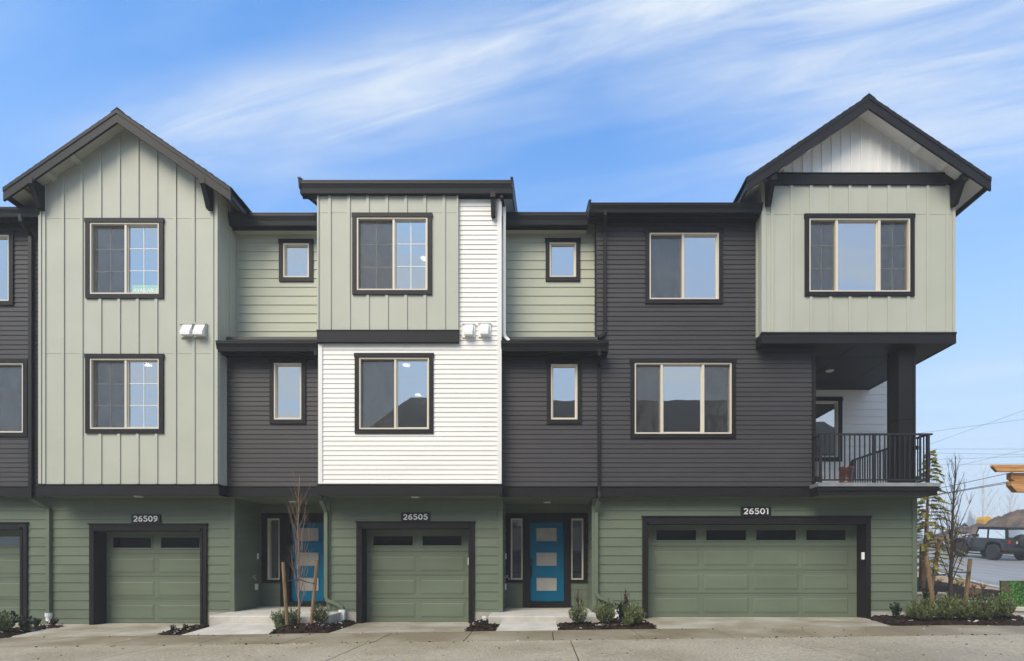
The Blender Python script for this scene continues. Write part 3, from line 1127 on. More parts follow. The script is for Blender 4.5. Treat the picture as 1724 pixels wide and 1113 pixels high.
# right cheek of the bay
sd_ = MB().box(B1 - 0.05, B1 - 0.004, A + 0.012, THREE + 1.0, Z_BELT, zt1(B1) - 0.02)
cheek = sd_.build('bay_cheek', M['sage'], H1)
for y0, y1, z0, z1 in ((A + 0.014, A + 0.10, Z_BELT, zt1(B1)), (A + 0.42, A + 0.48, Zh(573, A), zt1(B1) - 0.02), (TWO - 0.06, TWO - 0.004, Z_BELT, Zh(586, TWO))):
    bar(cheek, 'batten', 'sage', B1 - 0.004, B1 + 0.018, y0, y1, z0 + 0.004, z1 - 0.03)
MB().box(B0, B0 + 0.05, A + 0.012, THREE + 1.0, Z_BELT, zt1(B0) - 0.02).build('bay_cheek', M['sage'], H1)
gable_roof(H1, gx1, gz1, SL1, half1, 11.68, 18.5, 'sage')
for px in (B0 + 0.09, B1 - 0.14):
    bracket(H1, px, A, Zh(309, 11.85), Zh(357, A))
belt(H1, B0 - 0.02, B1 + 0.03, A)
bar(H1, 'belly_band', 'trim', B1 - 0.01, B1 + 0.03, A + 0.04, TWO - 0.036, Z_SOF, Z_BELT - 0.035)
belt(H1, B1, B2 + 0.1, TWO)
w1 = window(H1, TWO, 455, 515.5, 605, 714, 'fixed', tw=0.092)
lapwall(H1, (B1, TWO), (B2 + 0.25, TWO), Z_BELT, Zh(586, TWO) + 0.25, P4D, 'dark', [rel(w1, B1)])
w2 = window(H1, THREE, 470.8, 528, 404, 475, 'fixed', lights=((509, 448),))
lapwall(H1, (B1, THREE), (B2 + 0.3, THREE), Zh(575, THREE) - 0.15, Zh(360, THREE), P8, 'sage_lap', [rel(w2, B1)], zoff=0.03)
bar(H1, 'corner_board', 'sage', B1 + 0.0, B1 + 0.045, THREE - 0.026, THREE + 0.01, Zh(575, THREE) - 0.1, Zh(376, THREE) + 0.1)


def eave(house, x0, x1, dfront, yt, yb, dwall, soffit_mt, slope=0.0, depth=0.15):
    zt_, zb_ = Zh(yt, dfront), Zh(yb, dfront)
    gutter(house, x0, x1, dfront, zt_, zb_, depth)
    bar(house, 'fascia', 'gutter', x0 + 0.01, x1 - 0.01, dfront + 0.155, dfront + 0.185, zb_ - 0.035, zt_ - 0.02)
    if dwall - dfront > 0.2:
        bar(house, 'soffit', soffit_mt, x0 + 0.01, x1 - 0.01, dfront + 0.185, dwall + 0.06, zb_ - 0.01, zb_ + 0.012)
    return zt_, zb_


def roof_slab(house, x0, x1, y0, y1, z0, slope, rake=False):
    mb = MB()
    mb.prismX([(y0, z0), (y1, z0 + (y1 - y0) * slope), (y1, z0 + (y1 - y0) * slope - 0.10), (y0, z0 - 0.10)], x0, x1)
    r = mb.build('roof', M['shingle'], house)
    return r


eave(H1, B1 + 0.02, B2 + 0.02, 12.36, 358.5, 377.5, THREE, 'sage_lap')
roof_slab(H1, B1 - 2.5, B2 + 0.35, 12.47, 17.0, Zh(358.5, 12.36) - 0.02, 0.33)
zsk = Zh(573, 11.93)
eave(H1, B1 - 0.015, B2 - 0.03, 11.93, 573.5, 590, TWO, 'trim')
MB().prismX([(12.0, zsk - 0.03), (THREE + 0.02, zsk + 0.12), (THREE + 0.02, zsk - 0.02), (12.0, zsk - 0.06)], B1 + 0.01, B2 - 0.03).build('skirt_roof', M['shingle'], H1)
body_shell(H1, B0, B2, 8.9, right=False)
# vents
vent_hood(H1, 305.5, 326.0, 546, 569.5, 305.5, 321.5, A, 'sage')
vent_hood(H1, 328, 349.5, 546, 569.5, 327, 343, A, 'sage')
# ground floor
g1 = garage(H1, 153.2, 350, 883.8, 160.8, 340, 893.6, 905, 922.3, (1008.5, 971.0, 932.5), 1049, ((189.8, 255), (271.3, 336.5)),
            (((185.5, 259), (267.5, 341)), ((940.6, 964), (979, 1003), (1018, 1042))), None, 1051.5, None)
zb1 = 0.386
lapwall(H1, (B0, G), (g1[0] + 0.05, G), 0.13, Z_SOF + 0.02, P8, 'green', [], zoff=0.10)
lapwall(H1, (g1[0], G), (RC1a, G), zb1, Z_SOF + 0.02, P8, 'green', [(-0.01, g1[1] - g1[0], -1, g1[3])], zoff=0.155)
bar(H1, 'corner_board', 'green', RC1a - 0.085, RC1a + 0.004, G - 0.034, G - 0.002, zb1 - 0.01, Z_SOF)
bar(H1, 'corner_board', 'green', RC1a + 0.004, RC1a + 0.02, G - 0.034, G + 0.075, zb1 - 0.01, Z_SOF)
bar(H1, 'foundation', 'found', g1[1], RC1a - 0.02, G - 0.012, G + 0.1, -0.1, zb1)
bar(H1, 'foundation', 'found', B0 - 4, g1[0], G + 0.0, G + 0.1, -0.2, 0.14)
lapwall(H1, (RC1a, G + 0.01), (RC1a, RB), 0.36, Z_SOF + 0.02, P8, 'green', [], zoff=0.13)
dh, fh = front_door(H1, 0, 487.6, 546.3, (451, 472, 441.8, 474), (None,) * 4, (436, 590), 473.5, 556)
lapwall(H1, (RC1a, RB), (RC1b, RB), 0.40, Z_SOF + 0.02, P8, 'green', [(h[0] - RC1a, h[1] - RC1a, h[2], h[3]) for h in dh + [fh]], zoff=0.17)
MB().box(B0 - 0.0, B1 + 0.0, A + 0.04, G + 0.02, Z_SOF + 0.004, Z_SOF + 0.03).build('soffit', M['green'], H1)
MB().box(B1, B2 + 0.05, TWO + 0.04, RB + 0.02, Z_SOF + 0.004, Z_SOF + 0.03).build('soffit', M['green'], H1)
soffit_light(H1, 233, 835.6)
soffit_light(H1, 493, 844.3)
plaque(H1, '26509', 223.5, 272, 866.3, 881, G)


def side_fittings(house, xw, sgn):
    """hose bib, outlet cover and bell button on a porch side wall facing +X"""
    y = lambda px: xw * F / (px - CX)
    d1, d2, d3 = G + 0.72, G + 0.93, G + 1.0
    o = bar(house, 'outlet_cover', 'pvc', xw + 0.012, xw + 0.045, d2 - 0.05, d2 + 0.05, 0.92 - 0.075, 0.92 + 0.075)
    o = bar(house, 'bell_button', 'pvc', xw + 0.012, xw + 0.04, d3 - 0.022, d3 + 0.022, 1.60, 1.74)
    hb = MB()
    hb.tube([(xw, d1, 1.16), (xw + 0.09, d1, 1.16), (xw + 0.13, d1 - 0.01, 1.10)], 0.018, 6)
    hb.tube([(xw + 0.07, d1, 1.16), (xw + 0.07, d1, 1.20)], 0.012, 6)
    hb.box(xw + 0.04, xw + 0.11, d1 - 0.03, d1 + 0.03, 1.20, 1.212)
    hb.build('hose_bib', M['steel'], house)


side_fittings(H1, RC1a, 1)

# ------------------------------------------------------------------ house 26505 (white bay under a sage box)
wins2 = [window(H2, A, 598, 730, 595.5, 730.5, 'slider2', False, splits=(0.515,), lights=((684, 613.5), (704, 666)))]
AP = A - 0.06
wins2b = [window(H2, AP, 594, 727.5, 360, 497, 'slider2', True, splits=(0.52,), lights=((714, 439),))]
xg0, xg1 = X(535, AP), X(771.5, AP)
zb2 = Zh(557, AP)
lapwall(H2, (B2, A), (B2r, A), Z_BELT, Zh(323, A) + 0.05, P4W, 'white',
        [rel(wins2[0], B2), (0.01, xg1 - B2 - 0.02, zb2, 99), rel(wins2b[0], B2)])
bar(H2, 'corner_board', 'whitetrim', B2 - 0.004, B2 + 0.085, A - 0.034, A - 0.001, Z_BELT + 0.003, zb2 - 0.27)
bar(H2, 'corner_board', 'whitetrim', B2r - 0.072, B2r + 0.004, A - 0.034, A - 0.001, Z_BELT + 0.003, Zh(326, A))
bar(H2, 'sill_strip', 'whitetrim', B2 + 0.085, B2r - 0.072, A - 0.030, A - 0.001, Z_BELT + 0.003, Z_BELT + 0.035)
bar(H2, 'corner_board', 'whitetrim', B2r + 0.004, B2r + 0.02, A - 0.034, A + 0.05, Z_BELT + 0.003, Zh(326, A))
MB().box(B2r - 0.06, B2r, A + 0.1, THREE + 1.0, Z_BELT, Zh(326, A)).build('bay_cheek', M['white'], H2)
MB().box(B2, B2 + 0.06, A + 0.1, THREE + 1.0, Z_BELT, Zh(326, A)).build('bay_cheek', M['white'], H2)
bar(H2, 'belly_band', 'trim', B2r - 0.01, B2r + 0.03, A + 0.04, TWO - 0.036, Z_SOF, Z_BELT - 0.035)
bar(H2, 'belly_band', 'trim', B2 - 0.03, B2 + 0.01, A + 0.04, TWO - 0.036, Z_SOF, Z_BELT - 0.035)
belt(H2, B2 - 0.03, B2r + 0.03, A)
bt2 = [X(x, AP) for x in (555.5 + 32.0 * k for k in range(0, 7))]
panel_wall(H2, AP, xg0, xg1, zb2, ztop_flat(Zh(322, AP) + 0.02), bt2, [Zh(359, AP)], wins2b)
for x0, x1 in ((xg0 - 0.004, xg0 + 0.03), (xg1 - 0.03, xg1 + 0.004)):
    bar(H2, 'corner_board', 'sage', x0, x1, AP - 0.03, AP + 0.06, zb2 + 0.004, Zh(324, AP))
bar(H2, 'box_band', 'trim', xg0 - 0.004, X(772.5, AP), AP - 0.045, A - 0.002, Zh(577, AP), zb2 - 0.02)
bar(H2, 'flashing', 'trim', xg0 - 0.012, X(773.5, AP), AP - 0.055, A - 0.002, zb2 - 0.017, zb2 + 0.002)
# its roof: low slope rising away from the gutter, rakes at both ends
d2f = 11.80
x2l, x2r = X(503.5, d2f), X(862, d2f)
z2t, z2b = eave(H2, x2l, x2r, d2f, 303.5, 323, A, 'trim')
r2 = roof_slab(H2, x2l + 0.02, x2r - 0.02, d2f + 0.10, 17.5, z2t - 0.0, 0.33)
for xa, xb in ((x2l - 0.012, x2l + 0.022), (x2r - 0.022, x2r + 0.012)):
    MB().prismX([(d2f - 0.02, z2t + 0.02), (17.5, z2t + 0.02 + 5.7 * 0.33), (17.5, z2t + 5.7 * 0.33 - 0.20), (d2f + 0.16, z2t - 0.19), (d2f + 0.0, z2t - 0.14)], xa, xb).build('rake_board', M['gutter'], r2)
    MB().prismX([(d2f - 0.03, z2t + 0.055), (17.5, z2t + 0.055 + 5.7 * 0.33), (17.5, z2t + 0.022 + 5.7 * 0.33), (d2f - 0.03, z2t + 0.022)], xa - 0.012, xb + 0.012).build('drip_edge', M['gutter'], r2)
for xa, xb in ((x2l + 0.022, B2 - 0.01), (B2r + 0.01, x2r - 0.022)):
    MB().prismX([(d2f + 0.16, z2t - 0.115), (17.5, z2t - 0.115 + 5.54 * 0.33), (17.5, z2t - 0.14 + 5.54 * 0.33), (d2f + 0.16, z2t - 0.14)], xa, xb).build('rake_soffit', M['sage' if xa < -3 else 'whitetrim'], r2)
bracket(H2, X(831, A), A, Zh(325, 11.85), Zh(369, A), w=0.09, out=0.20)
vent_hood(H2, 778.6, 800.4, 546, 569.5, 782, 796, A, 'whitetrim')
vent_hood(H2, 805.5, 826.7, 545, 568.5, 809, 822.5, A, 'whitetrim')
w3 = window(H2, TWO, 920.5, 979, 607, 714, 'fixed')
lapwall(H2, (B2r, TWO), (B3, TWO), Z_BELT, Zh(586, TWO) + 0.25, P4D, 'dark', [rel(w3, B2r)])
w4 = window(H2, THREE, 918.5, 976.5, 402.5, 474.5, 'fixed')
lapwall(H2, (B2r, THREE), (X(1008, THREE) + 0.05, THREE), Zh(575, THREE) - 0.15, Zh(360, THREE), P8, 'sage_lap', [rel(w4, B2r)], zoff=0.03)
bar(H2, 'corner_board', 'sage', B2r + 0.02, B2r + 0.075, THREE - 0.03, THREE + 0.0, Zh(575, THREE) - 0.1, Zh(376, THREE) + 0.1)
belt(H2, B2r, B3 + 0.02, TWO)
eave(H2, B2r + 0.02, X(990, 12.36), 12.36, 357.5, 376.5, THREE, 'sage_lap')
roof_slab(H2, B2r - 0.1, B3 + 0.2, 12.47, 17.0, Zh(357.5, 12.36) - 0.02, 0.33)
eave(H2, X(843.5, 11.93), X(1025, 11.93), 11.93, 573.5, 590, TWO, 'trim')
MB().prismX([(12.0, zsk - 0.03), (THREE + 0.02, zsk + 0.12), (THREE + 0.02, zsk - 0.02), (12.0, zsk - 0.06)], B2r + 0.03, B3).build('skirt_roof', M['shingle'], H2)
body_shell(H2, B2, B3, 8.9, left=False, right=False)
g2 = garage(H2, 601, 799, 880, 610, 789.6, 890, 902.5, 918.3, (1007.5, 968.5, 929), 1048, ((628.5, 695), (711.5, 777)),
            (((624.7, 699), (708.5, 782)), ((937, 961), (976, 1000.4), (1015, 1039))), None, 1049.5, (None, 945))
lapwall(H2, (RC1b, G), (RC2a, G), zb1, Z_SOF + 0.02, P8, 'green', [(g2[0] - RC1b, g2[1] - RC1b, -1, g2[3])], zoff=0.155)
bar(H2, 'corner_board', 'green', RC1b - 0.004, RC1b + 0.085, G - 0.034, G - 0.002, zb1 - 0.01, Z_SOF)
bar(H2, 'corner_board', 'green', RC2a - 0.09, RC2a + 0.004, G - 0.034, G - 0.002, zb1 - 0.01, Z_SOF)
bar(H2, 'corner_board', 'green', RC2a + 0.004, RC2a + 0.02, G - 0.034, G + 0.075, zb1 - 0.01, Z_SOF)
bar(H2, 'foundation', 'found', RC1b + 0.02, g2[0], G - 0.012, G + 0.1, -0.1, zb1)
bar(H2, 'foundation', 'found', g2[1], RC2a - 0.02, G - 0.012, G + 0.1, -0.1, zb1)
MB().box(RC1b, RC1b + 0.05, G + 0.06, RB, 0.3, Z_SOF).build('porch_wall', M['green'], H2)
lapwall(H2, (RC2a, G + 0.01), (RC2a, RB), 0.36, Z_SOF + 0.02, P8, 'green', [], zoff=0.13)
dh, fh = front_door(H2, 0, 891.7, 950, (860, 880, 850, 881), (961.4, 982, 960, 990.5), (846, 992), 880.4, 960.6)
lapwall(H2, (RC2a, RB), (RC2b, RB), 0.40, Z_SOF + 0.02, P8, 'green', [(h[0] - RC2a, h[1] - RC2a, h[2], h[3]) for h in dh + [fh]], zoff=0.17)
MB().box(B2, B2r, A + 0.04, G + 0.02, Z_SOF + 0.004, Z_SOF + 0.03).build('soffit', M['green'], H2)
MB().box(B2r, B3 + 0.05, TWO + 0.04, RB + 0.02, Z_SOF + 0.004, Z_SOF + 0.03).build('soffit', M['green'], H2)
soffit_light(H2, 699, 836.6)
soffit_light(H2, 921, 845.3)
plaque(H2, '26505', 676, 724.6, 863.4, 877.8, G)
side_fittings(H2, RC2a, 1)

# ------------------------------------------------------------------ house 26501 (charcoal, gabled corner bay, balcony)
C0, C1 = X(1283, A), X(1606.7, A)
w5 = window(H3, TWO, 1086, 1216.5, 386, 512, 'slider2', False, splits=(0.485,))
w6 = window(H3, TWO, 1061, 1238, 604.5, 738, 'slider3', False, splits=(0.275, 0.715))
lapwall(H3, (B3, TWO), (BAL, TWO), Z_BELT, Zh(357, TWO) + 0.1, P4D, 'dark', [rel(w5, B3), rel(w6, B3), (C0 + 0.02 - B3, 99, Zh(589, TWO) + 0.03, 99)])
lapwall(H3, (B3, THREE + 0.1), (B3, TWO), Zh(573, TWO), Zh(357, TWO) + 0.1, P4D, 'dark', [])
bar(H3, 'corner_board', 'trim', BAL - 0.075, BAL + 0.004, TWO - 0.034, TWO - 0.001, Z_BELT + 0.003, Zh(600, TWO))
MB().box(BAL - 0.1, BAL, TWO + 0.06, 15.15, Z_BELT, Zh(579, A)).build('balcony_side_wall', M['white'], H3)
belt(H3, B3 - 0.02, BAL - 0.08, TWO)
d3f = 11.93
z3t, z3b = eave(H3, X(994, d3f), C0 - 0.005, d3f, 341.5, 355.5, TWO, 'trim')
r3 = roof_slab(H3, X(994, d3f) + 0.02, C0 + 0.3, d3f + 0.10, 17.0, z3t - 0.0, 0.33)
xa = X(993, d3f)
MB().prismX([(d3f - 0.02, z3t + 0.02), (17.0, z3t + 0.02 + 5.07 * 0.33), (17.0, z3t + 5.07 * 0.33 - 0.20), (d3f + 0.16, z3t - 0.19), (d3f + 0.0, z3t - 0.14)], xa - 0.012, xa + 0.022).build('rake_board', M['gutter'], r3)
MB().prismX([(d3f - 0.03, z3t + 0.055), (17.0, z3t + 0.055 + 5.07 * 0.33), (17.0, z3t + 0.022 + 5.07 * 0.33), (d3f - 0.03, z3t + 0.022)], xa - 0.024, xa + 0.03).build('drip_edge', M['gutter'], r3)
# corner bay
w7 = window(H3, A, 1354, 1538, 361.5, 499.5, 'slider3', True, splits=(0.27, 0.705))
zc0, zc1 = Zh(560, A), Zh(312.8, A)
gx3 = X(1462.5, 11.60)
gz3 = Zh(158.6, 11.60)
SL3, half3 = 0.675, 2.555
panel_wall(H3, A, C0, C1, zc0, ztop_flat(zc1), [X(1299.5 + 32.7 * k, A) for k in range(0, 10)], [Zh(362, A)], [w7])
zt3 = ztop_gable(gx3 * A / 11.6 * 0 + (C0 + C1) / 2, gz3 - 0.17, SL3)
panel_wall(H3, A, C0, C1, Zh(293.8, A), zt3, [X(1304 + 16.15 * k, A) for k in range(0, 18)], [], [], mt='white', btw=0.045)
bar(H3, 'gable_band', 'trim', X(1292, A), C1 + 0.01, A - 0.05, A - 0.001, zc1, Zh(295.5, A))
bar(H3, 'flashing', 'trim', X(1292, A), C1 + 0.01, A - 0.065, A - 0.001, Zh(295, A), Zh(293.6, A))
for x0, x1 in ((C0 - 0.004, C0 + 0.07), (C1 - 0.05, C1 + 0.004)):
    bar(H3, 'corner_board', 'sage', x0, x1, A - 0.032, A + 0.012, zc0 + 0.004, zc1 - 0.004)
MB().box(C0, C0 + 0.05, A + 0.012, 14.2, zc0, zt3(C0)).build('bay_cheek', M['sage'], H3)
bar(H3, 'corner_board', 'sage', C0 - 0.02, C0 - 0.001, A - 0.03, A + 0.09, zc0 + 0.004, zc1 + 0.2)
bar(H3, 'batten', 'sage', C0 - 0.02, C0 - 0.001, TWO - 0.07, TWO - 0.004, zc0 + 0.004, zc1 + 0.2)
MB().box(C1 - 0.05, C1, A + 0.012, 16.8, zc0, zt3(C1)).build('bay_cheek', M['sage'], H3)
gable_roof(H3, gx3, gz3, SL3, half3, 11.60, 18.0, 'whitetrim')
bracket(H3, C0 + 0.10, A, Zh(302, 11.8), Zh(350, A), out=0.36)
bracket(H3, C1 - 0.06, A, Zh(302, 11.8), Zh(350, A), out=0.36)
zs3 = Zh(579, A)
bar(H3, 'bay_band', 'trim', C0 - 0.02, C1 + 0.02, A - 0.03, A + 0.03, zs3, zc0 - 0.045)
bar(H3, 'flashing', 'trim', C0 - 0.028, C1 + 0.028, A - 0.042, A + 0.03, zc0 - 0.04, zc0 - 0.004)
bar(H3, 'bay_band', 'trim', C0 - 0.02, C0 + 0.03, A + 0.03, TWO - 0.016, zs3, zc0 - 0.045)
bar(H3, 'bay_band', 'trim', C1 - 0.03, C1 + 0.02, A + 0.03, 16.8, zs3, zc0 - 0.045)
sxs = [C0 + 0.03, X(1355, A), X(1445, A), X(1541, A), C1 - 0.03]
for a, b in zip(sxs, sxs[1:]):
    for c, e in ((A + 0.03, 12.78), (12.78, 15.16)):
        if b <= BAL + 0.05:
            e = min(e, TWO - 0.02)
            if c > e:
                continue
        elif a < BAL and c > 12.5:
            a = BAL - 0.05
        bar(H3, 'soffit_panel', 'trim', a + 0.006, b - 0.006, c + 0.006, e - 0.006, zs3 + 0.01, zs3 + 0.035)
bar(H3, 'soffit_backing', 'black', C0 + 0.03, C1 - 0.03, A + 0.03, 15.2, zs3 + 0.036, zs3 + 0.05)
soffit_light(H3, 1397, 624, zs3 + 0.01)
# balcony
DB, DF = 15.15, 11.93
XB1 = X(1580.5, DF)
w8x0, w8x1 = X(1352, DB), X(1417, DB)
zdk = Zh(813, DF)
hole8 = window(H3, DB, 1352, 1417, 669, 777, 'fixed', tw=0.11, room=False)
bar(H3, 'balcony_room', 'room', BAL, 8.6, DB + 1.6, DB + 1.65, 2.5, 6.5)
lapwall(H3, (BAL, DB), (9.9, DB), zdk - 0.15, 6.9, P8, 'white', [rel(hole8, BAL)])
dk = MB()
dk.box(X(1376.7, DF), XB1 + 0.02, DF - 0.03, TWO, Zh(819, DF), zdk).box(BAL + 0.02, XB1 + 0.02, TWO, DB - 0.01, Zh(819, DF), zdk)
deck = dk.build('balcony_deck', M['steel'], H3)
bar(deck, 'deck_fascia', 'trim', X(1376.7, DF), XB1, DF - 0.01, DF + 0.05, Zh(826.4, DF), Zh(819, DF) - 0.003)
bar(deck, 'deck_fascia', 'trim', X(1376.7, DF) + 0.02, XB1 - 0.02, DF + 0.012, DF + 0.06, Z_SOF, Zh(826.4, DF) - 0.002)
bar(deck, 'deck_fascia', 'trim', X(1376.7, DF), X(1376.7, DF) + 0.05, DF + 0.05, TWO - 0.036, Z_SOF, Zh(819, DF) - 0.003)
bar(deck, 'deck_fascia', 'trim', XB1 - 0.05, XB1, DF + 0.05, DB, Z_SOF + 0.002, Zh(819, DF) - 0.003)
MB().box(B3, BAL, TWO + 0.04, G + 0.05, Z_SOF + 0.004, Z_SOF + 0.03).build('soffit', M['green'], H3)
MB().box(BAL, XB1 - 0.05, DF + 0.06, DB, Z_SOF + 0.004, Z_SOF + 0.03).build('soffit', M['green'], H3)
# column
cd, cx0, cx1 = 12.2, X(1513, 12.2), X(1542, 12.2)
colm = MB().box(cx0 + 0.012, cx1 - 0.012, cd + 0.012, cd + 0.40, zdk, zs3 + 0.01).build('column', M['trim'], H3)
for a, b, c, e in ((cx0, cx0 + 0.05, cd, cd + 0.05), (cx1 - 0.05, cx1, cd, cd + 0.05), (cx0, cx0 + 0.05, cd + 0.362, cd + 0.412), (cx1 - 0.05, cx1, cd + 0.362, cd + 0.412)):
    bar(colm, 'corner_trim', 'trim', a, b, c, e, zdk + 0.002, zs3)
zj = Zh(705, cd)
bar(colm, 'joint_trim', 'trim', cx0 + 0.05, cx1 - 0.05, cd + 0.003, cd + 0.012, zj - 0.012, zj + 0.012)
bar(colm, 'joint_trim', 'trim', cx0 + 0.003, cx0 + 0.012, cd + 0.05, cd + 0.362, zj - 0.012, zj + 0.012)
# railing
RF = 12.0
rz1, rz0 = Zh(730, RF), Zh(808, RF)
rl, rr = X(1381, RF), X(1562, RF)
rail = MB()
rail.box(rl - 0.03, rr + 0.09, RF - 0.03, RF + 0.03, rz1 - 0.035, rz1)
rail.box(rl, rr, RF - 0.018, RF + 0.018, rz0 - 0.016, rz0 + 0.016)
rl_ = rail.build('balcony_railing', M['rail'], H3)
for p in (rl, X(1471.5, RF), rr):
    bar(rl_, 'post', 'rail', p - 0.028, p + 0.028, RF - 0.028, RF + 0.028, zdk, rz1 - 0.035)
npx = [1388.5 + 8.42 * k for k in range(0, 21)]
for p in npx:
    if abs(p - 1471.5) < 4.5 or p > 1556:
        continue
    bar(rl_, 'baluster', 'rail', X(p, RF) - 0.0105, X(p, RF) + 0.0105, RF - 0.0105, RF + 0.0105, rz0, rz1 - 0.034)


def side_rail(x, y0, y1):
    mb = MB()
    mb.box(x - 0.028, x + 0.028, y0, y1, rz1 - 0.036, rz1 - 0.001).box(x - 0.016, x + 0.016, y0, y1, rz0 - 0.016, rz0 + 0.016)
    mb.build('side_rail', M['rail'], rl_)
    n = max(1, int((y1 - y0) / 0.108))
    for k in range(1, n + 1):
        y = y0 + (y1 - y0) * k / (n + 0.4)
        bar(rl_, 'baluster', 'rail', x - 0.0105, x + 0.0105, y - 0.0105, y + 0.0105, rz0, rz1 - 0.035)


side_rail(rl, RF + 0.03, TWO - 0.02)
side_rail(rr, RF + 0.03, cd + 0.16)
side_rail(8.44, cd + 0.43, DB - 0.2)
bar(rl_, 'post', 'rail', 8.415, 8.465, DB - 0.2, DB - 0.15, zdk, rz1 - 0.035)
for zz in (Zh(751, RF), Zh(803, RF)):
    bar(rl_, 'mount_bracket', 'black', cx1 - 0.06, cx1 + 0.03, cd - 0.05, cd - 0.001, zz - 0.04, zz + 0.04)
    bar(rl_, 'mount_bracket', 'black', BAL - 0.02, BAL + 0.045, TWO - 0.08, TWO - 0.035, zz - 0.03, zz + 0.05)
pd_ = 12.85
pot = MB().lathe((X(1424.5, pd_), pd_, zdk), [(0.19, 0), (0.215, 0.02), (0.215, 0.085), (0.175, 0.105), (0.145, 0.16), (0.125, 0.26), (0.13, 0.36), (0.155, 0.455), (0.16, 0.50), (0.14, 0.51), (0.10, 0.49)], 28)
po = pot.build('garden_pot', M['terracotta'], smooth=True)
tag(po, 'brown glazed waisted pot standing on the balcony deck behind the black railing', 'pot')

# ground floor 26501
g3 = garage(H3, 1081, 1464, 871, 1090, 1456, 882.6, 892.4, 909.5, (999.5, 960, 920.5), 1039.5, ((1105, 1172), (1189, 1256), (1273, 1340), (1357, 1424)),
            (((1102, 1176), (1185, 1260), (1268.5, 1343.6), (1352, 1428)), ((927.4, 951.7), (967, 992), (1006.4, 1031.5))), None, 1041, (1449.7, 936))
zb3 = 0.40
lapwall(H3, (RC2b, G), (GR, G), zb3, Z_SOF + 0.02, P8, 'green', [(g3[0] - RC2b, g3[1] - RC2b, -1, g3[3])], zoff=0.165)
bar(H3, 'corner_board', 'green', RC2b - 0.004, RC2b + 0.085, G - 0.034, G - 0.002, zb3 - 0.01, Z_SOF)
bar(H3, 'corner_board', 'green', RC2b - 0.02, RC2b - 0.004, G - 0.034, G + 0.075, zb3 - 0.01, Z_SOF)
lapwall(H3, (RC2b, RB), (RC2b, G + 0.01), 0.36, Z_SOF + 0.02, P8, 'green', [], zoff=0.13)
bar(H3, 'corner_board', 'green', GR - 0.085, GR + 0.004, G - 0.034, G - 0.002, zb3 - 0.01, Z_SOF)
bar(H3, 'corner_board', 'green', GR + 0.004, GR + 0.02, G - 0.034, G + 0.085, zb3 - 0.01, Z_SOF)
bar(H3, 'foundation', 'found', RC2b + 0.02, g3[0], G - 0.012, G + 0.1, -0.1, zb3)
bar(H3, 'foundation', 'found', g3[1], GR - 0.01, G - 0.012, G + 0.1, -0.1, zb3)
MB().box(GR - 0.08, GR - 0.002, G + 0.09, 20.9, -0.1, Z_SOF).build('side_wall', M['green'], H3)
body_shell(H3, B3, 9.9, 8.9, y0=15.26, left=False)
for zz in (926, 958):
    d_ = G + 0.14
    MB().box(GR, GR + 0.06, d_, d_ + 0.05, Zh(zz + 3, G), Zh(zz - 3, G)).build('meter_clip', M['black'], H3)
soffit_light(H3, 1267, 840)
plaque(H3, '26501', 1246.7, 1296.7, 853.4, 868.7, G)

# ------------------------------------------------------------------ left neighbour (cut by the frame)
L0 = -17.5
w9 = window(H0, TWO, -92, 48.3, 605, 736, 'slider2', False, splits=(0.5,), flip=True)
w10 = window(H0, TWO, -105, 24.5, 389.6, 515, 'slider2', False, splits=(0.5,))
lapwall(H0, (L0, TWO), (B0 + 0.15, TWO), Z_BELT, Zh(357, TWO) + 0.1, P4D, 'dark', [rel(w9, L0), rel(w10, L0)])
belt(H0, L0, B0 - 0.05, TWO)
eave(H0, L0, X(64, 11.93), 11.93, 348.8, 363, TWO, 'trim')
roof_slab(H0, L0, B0 + 0.2, 12.03, 17.0, Zh(348.8, 11.93), 0.33)
body_shell(H0, L0, B0, 8.9, right=False)
g0 = garage(H0, -151, 48.3, 881.5, -142, 38, 891.5, 903.5, 919, (1010, 973, 934), 1054, ((-128, -62), (-47, 35 - 0.5)),
            (((-132, -58), (-50, 37)), ((942, 966), (981, 1006), (1021, 1045))), None, 1056, None)
lapwall(H0, (L0, G), (B0, G), 0.12, Z_SOF + 0.02, P8, 'green', [(g0[0] - L0, g0[1] - L0, -1, g0[3])], zoff=0.09)
MB().box(L0, B0, TWO + 0.04, G + 0.02, Z_SOF + 0.004, Z_SOF + 0.03).build('soffit', M['green'], H0)

# ------------------------------------------------------------------ downspouts (parts of their houses)
q = 0.075
y_ = TWO - 0.05
dd = 11.99


def ds_foot(house, xt, yt, xe, ye, xbot, ybot, zsh, mt='green'):
    pass


x56 = X(56.3, TWO)
downspout(H0, [(X(35, dd), dd, Zh(364, 11.93) + 0.06), (X(36, dd), dd, Zh(372, dd)), (x56, y_ - 0.01, Zh(400, TWO)), (x56, y_ - 0.01, Zh(412, TWO)), (x56, y_ - 0.01, Z_SOF + 0.08), (x56, y_ - 0.005, Z_SOF - 0.06)], 'gutter', 0.05)
xg = X(86, G)
downspout(H0, [(x56, y_, Z_SOF - 0.04), (x56 + 0.03, TWO + 0.02, Z_SOF - 0.10), (xg, G - 0.07, Zh(857, G)), (xg, G - 0.06, Zh(866, G)), (xg, G - 0.06, Zh(1034, G))], 'green', 0.052)
MB().lathe((xg, G - 0.06, Zh(1048, G)), [(0.055, 0), (0.055, 0.14), (0.07, 0.14), (0.07, 0.22)], 12).build('drain_pipe', M['pvc'], H0)
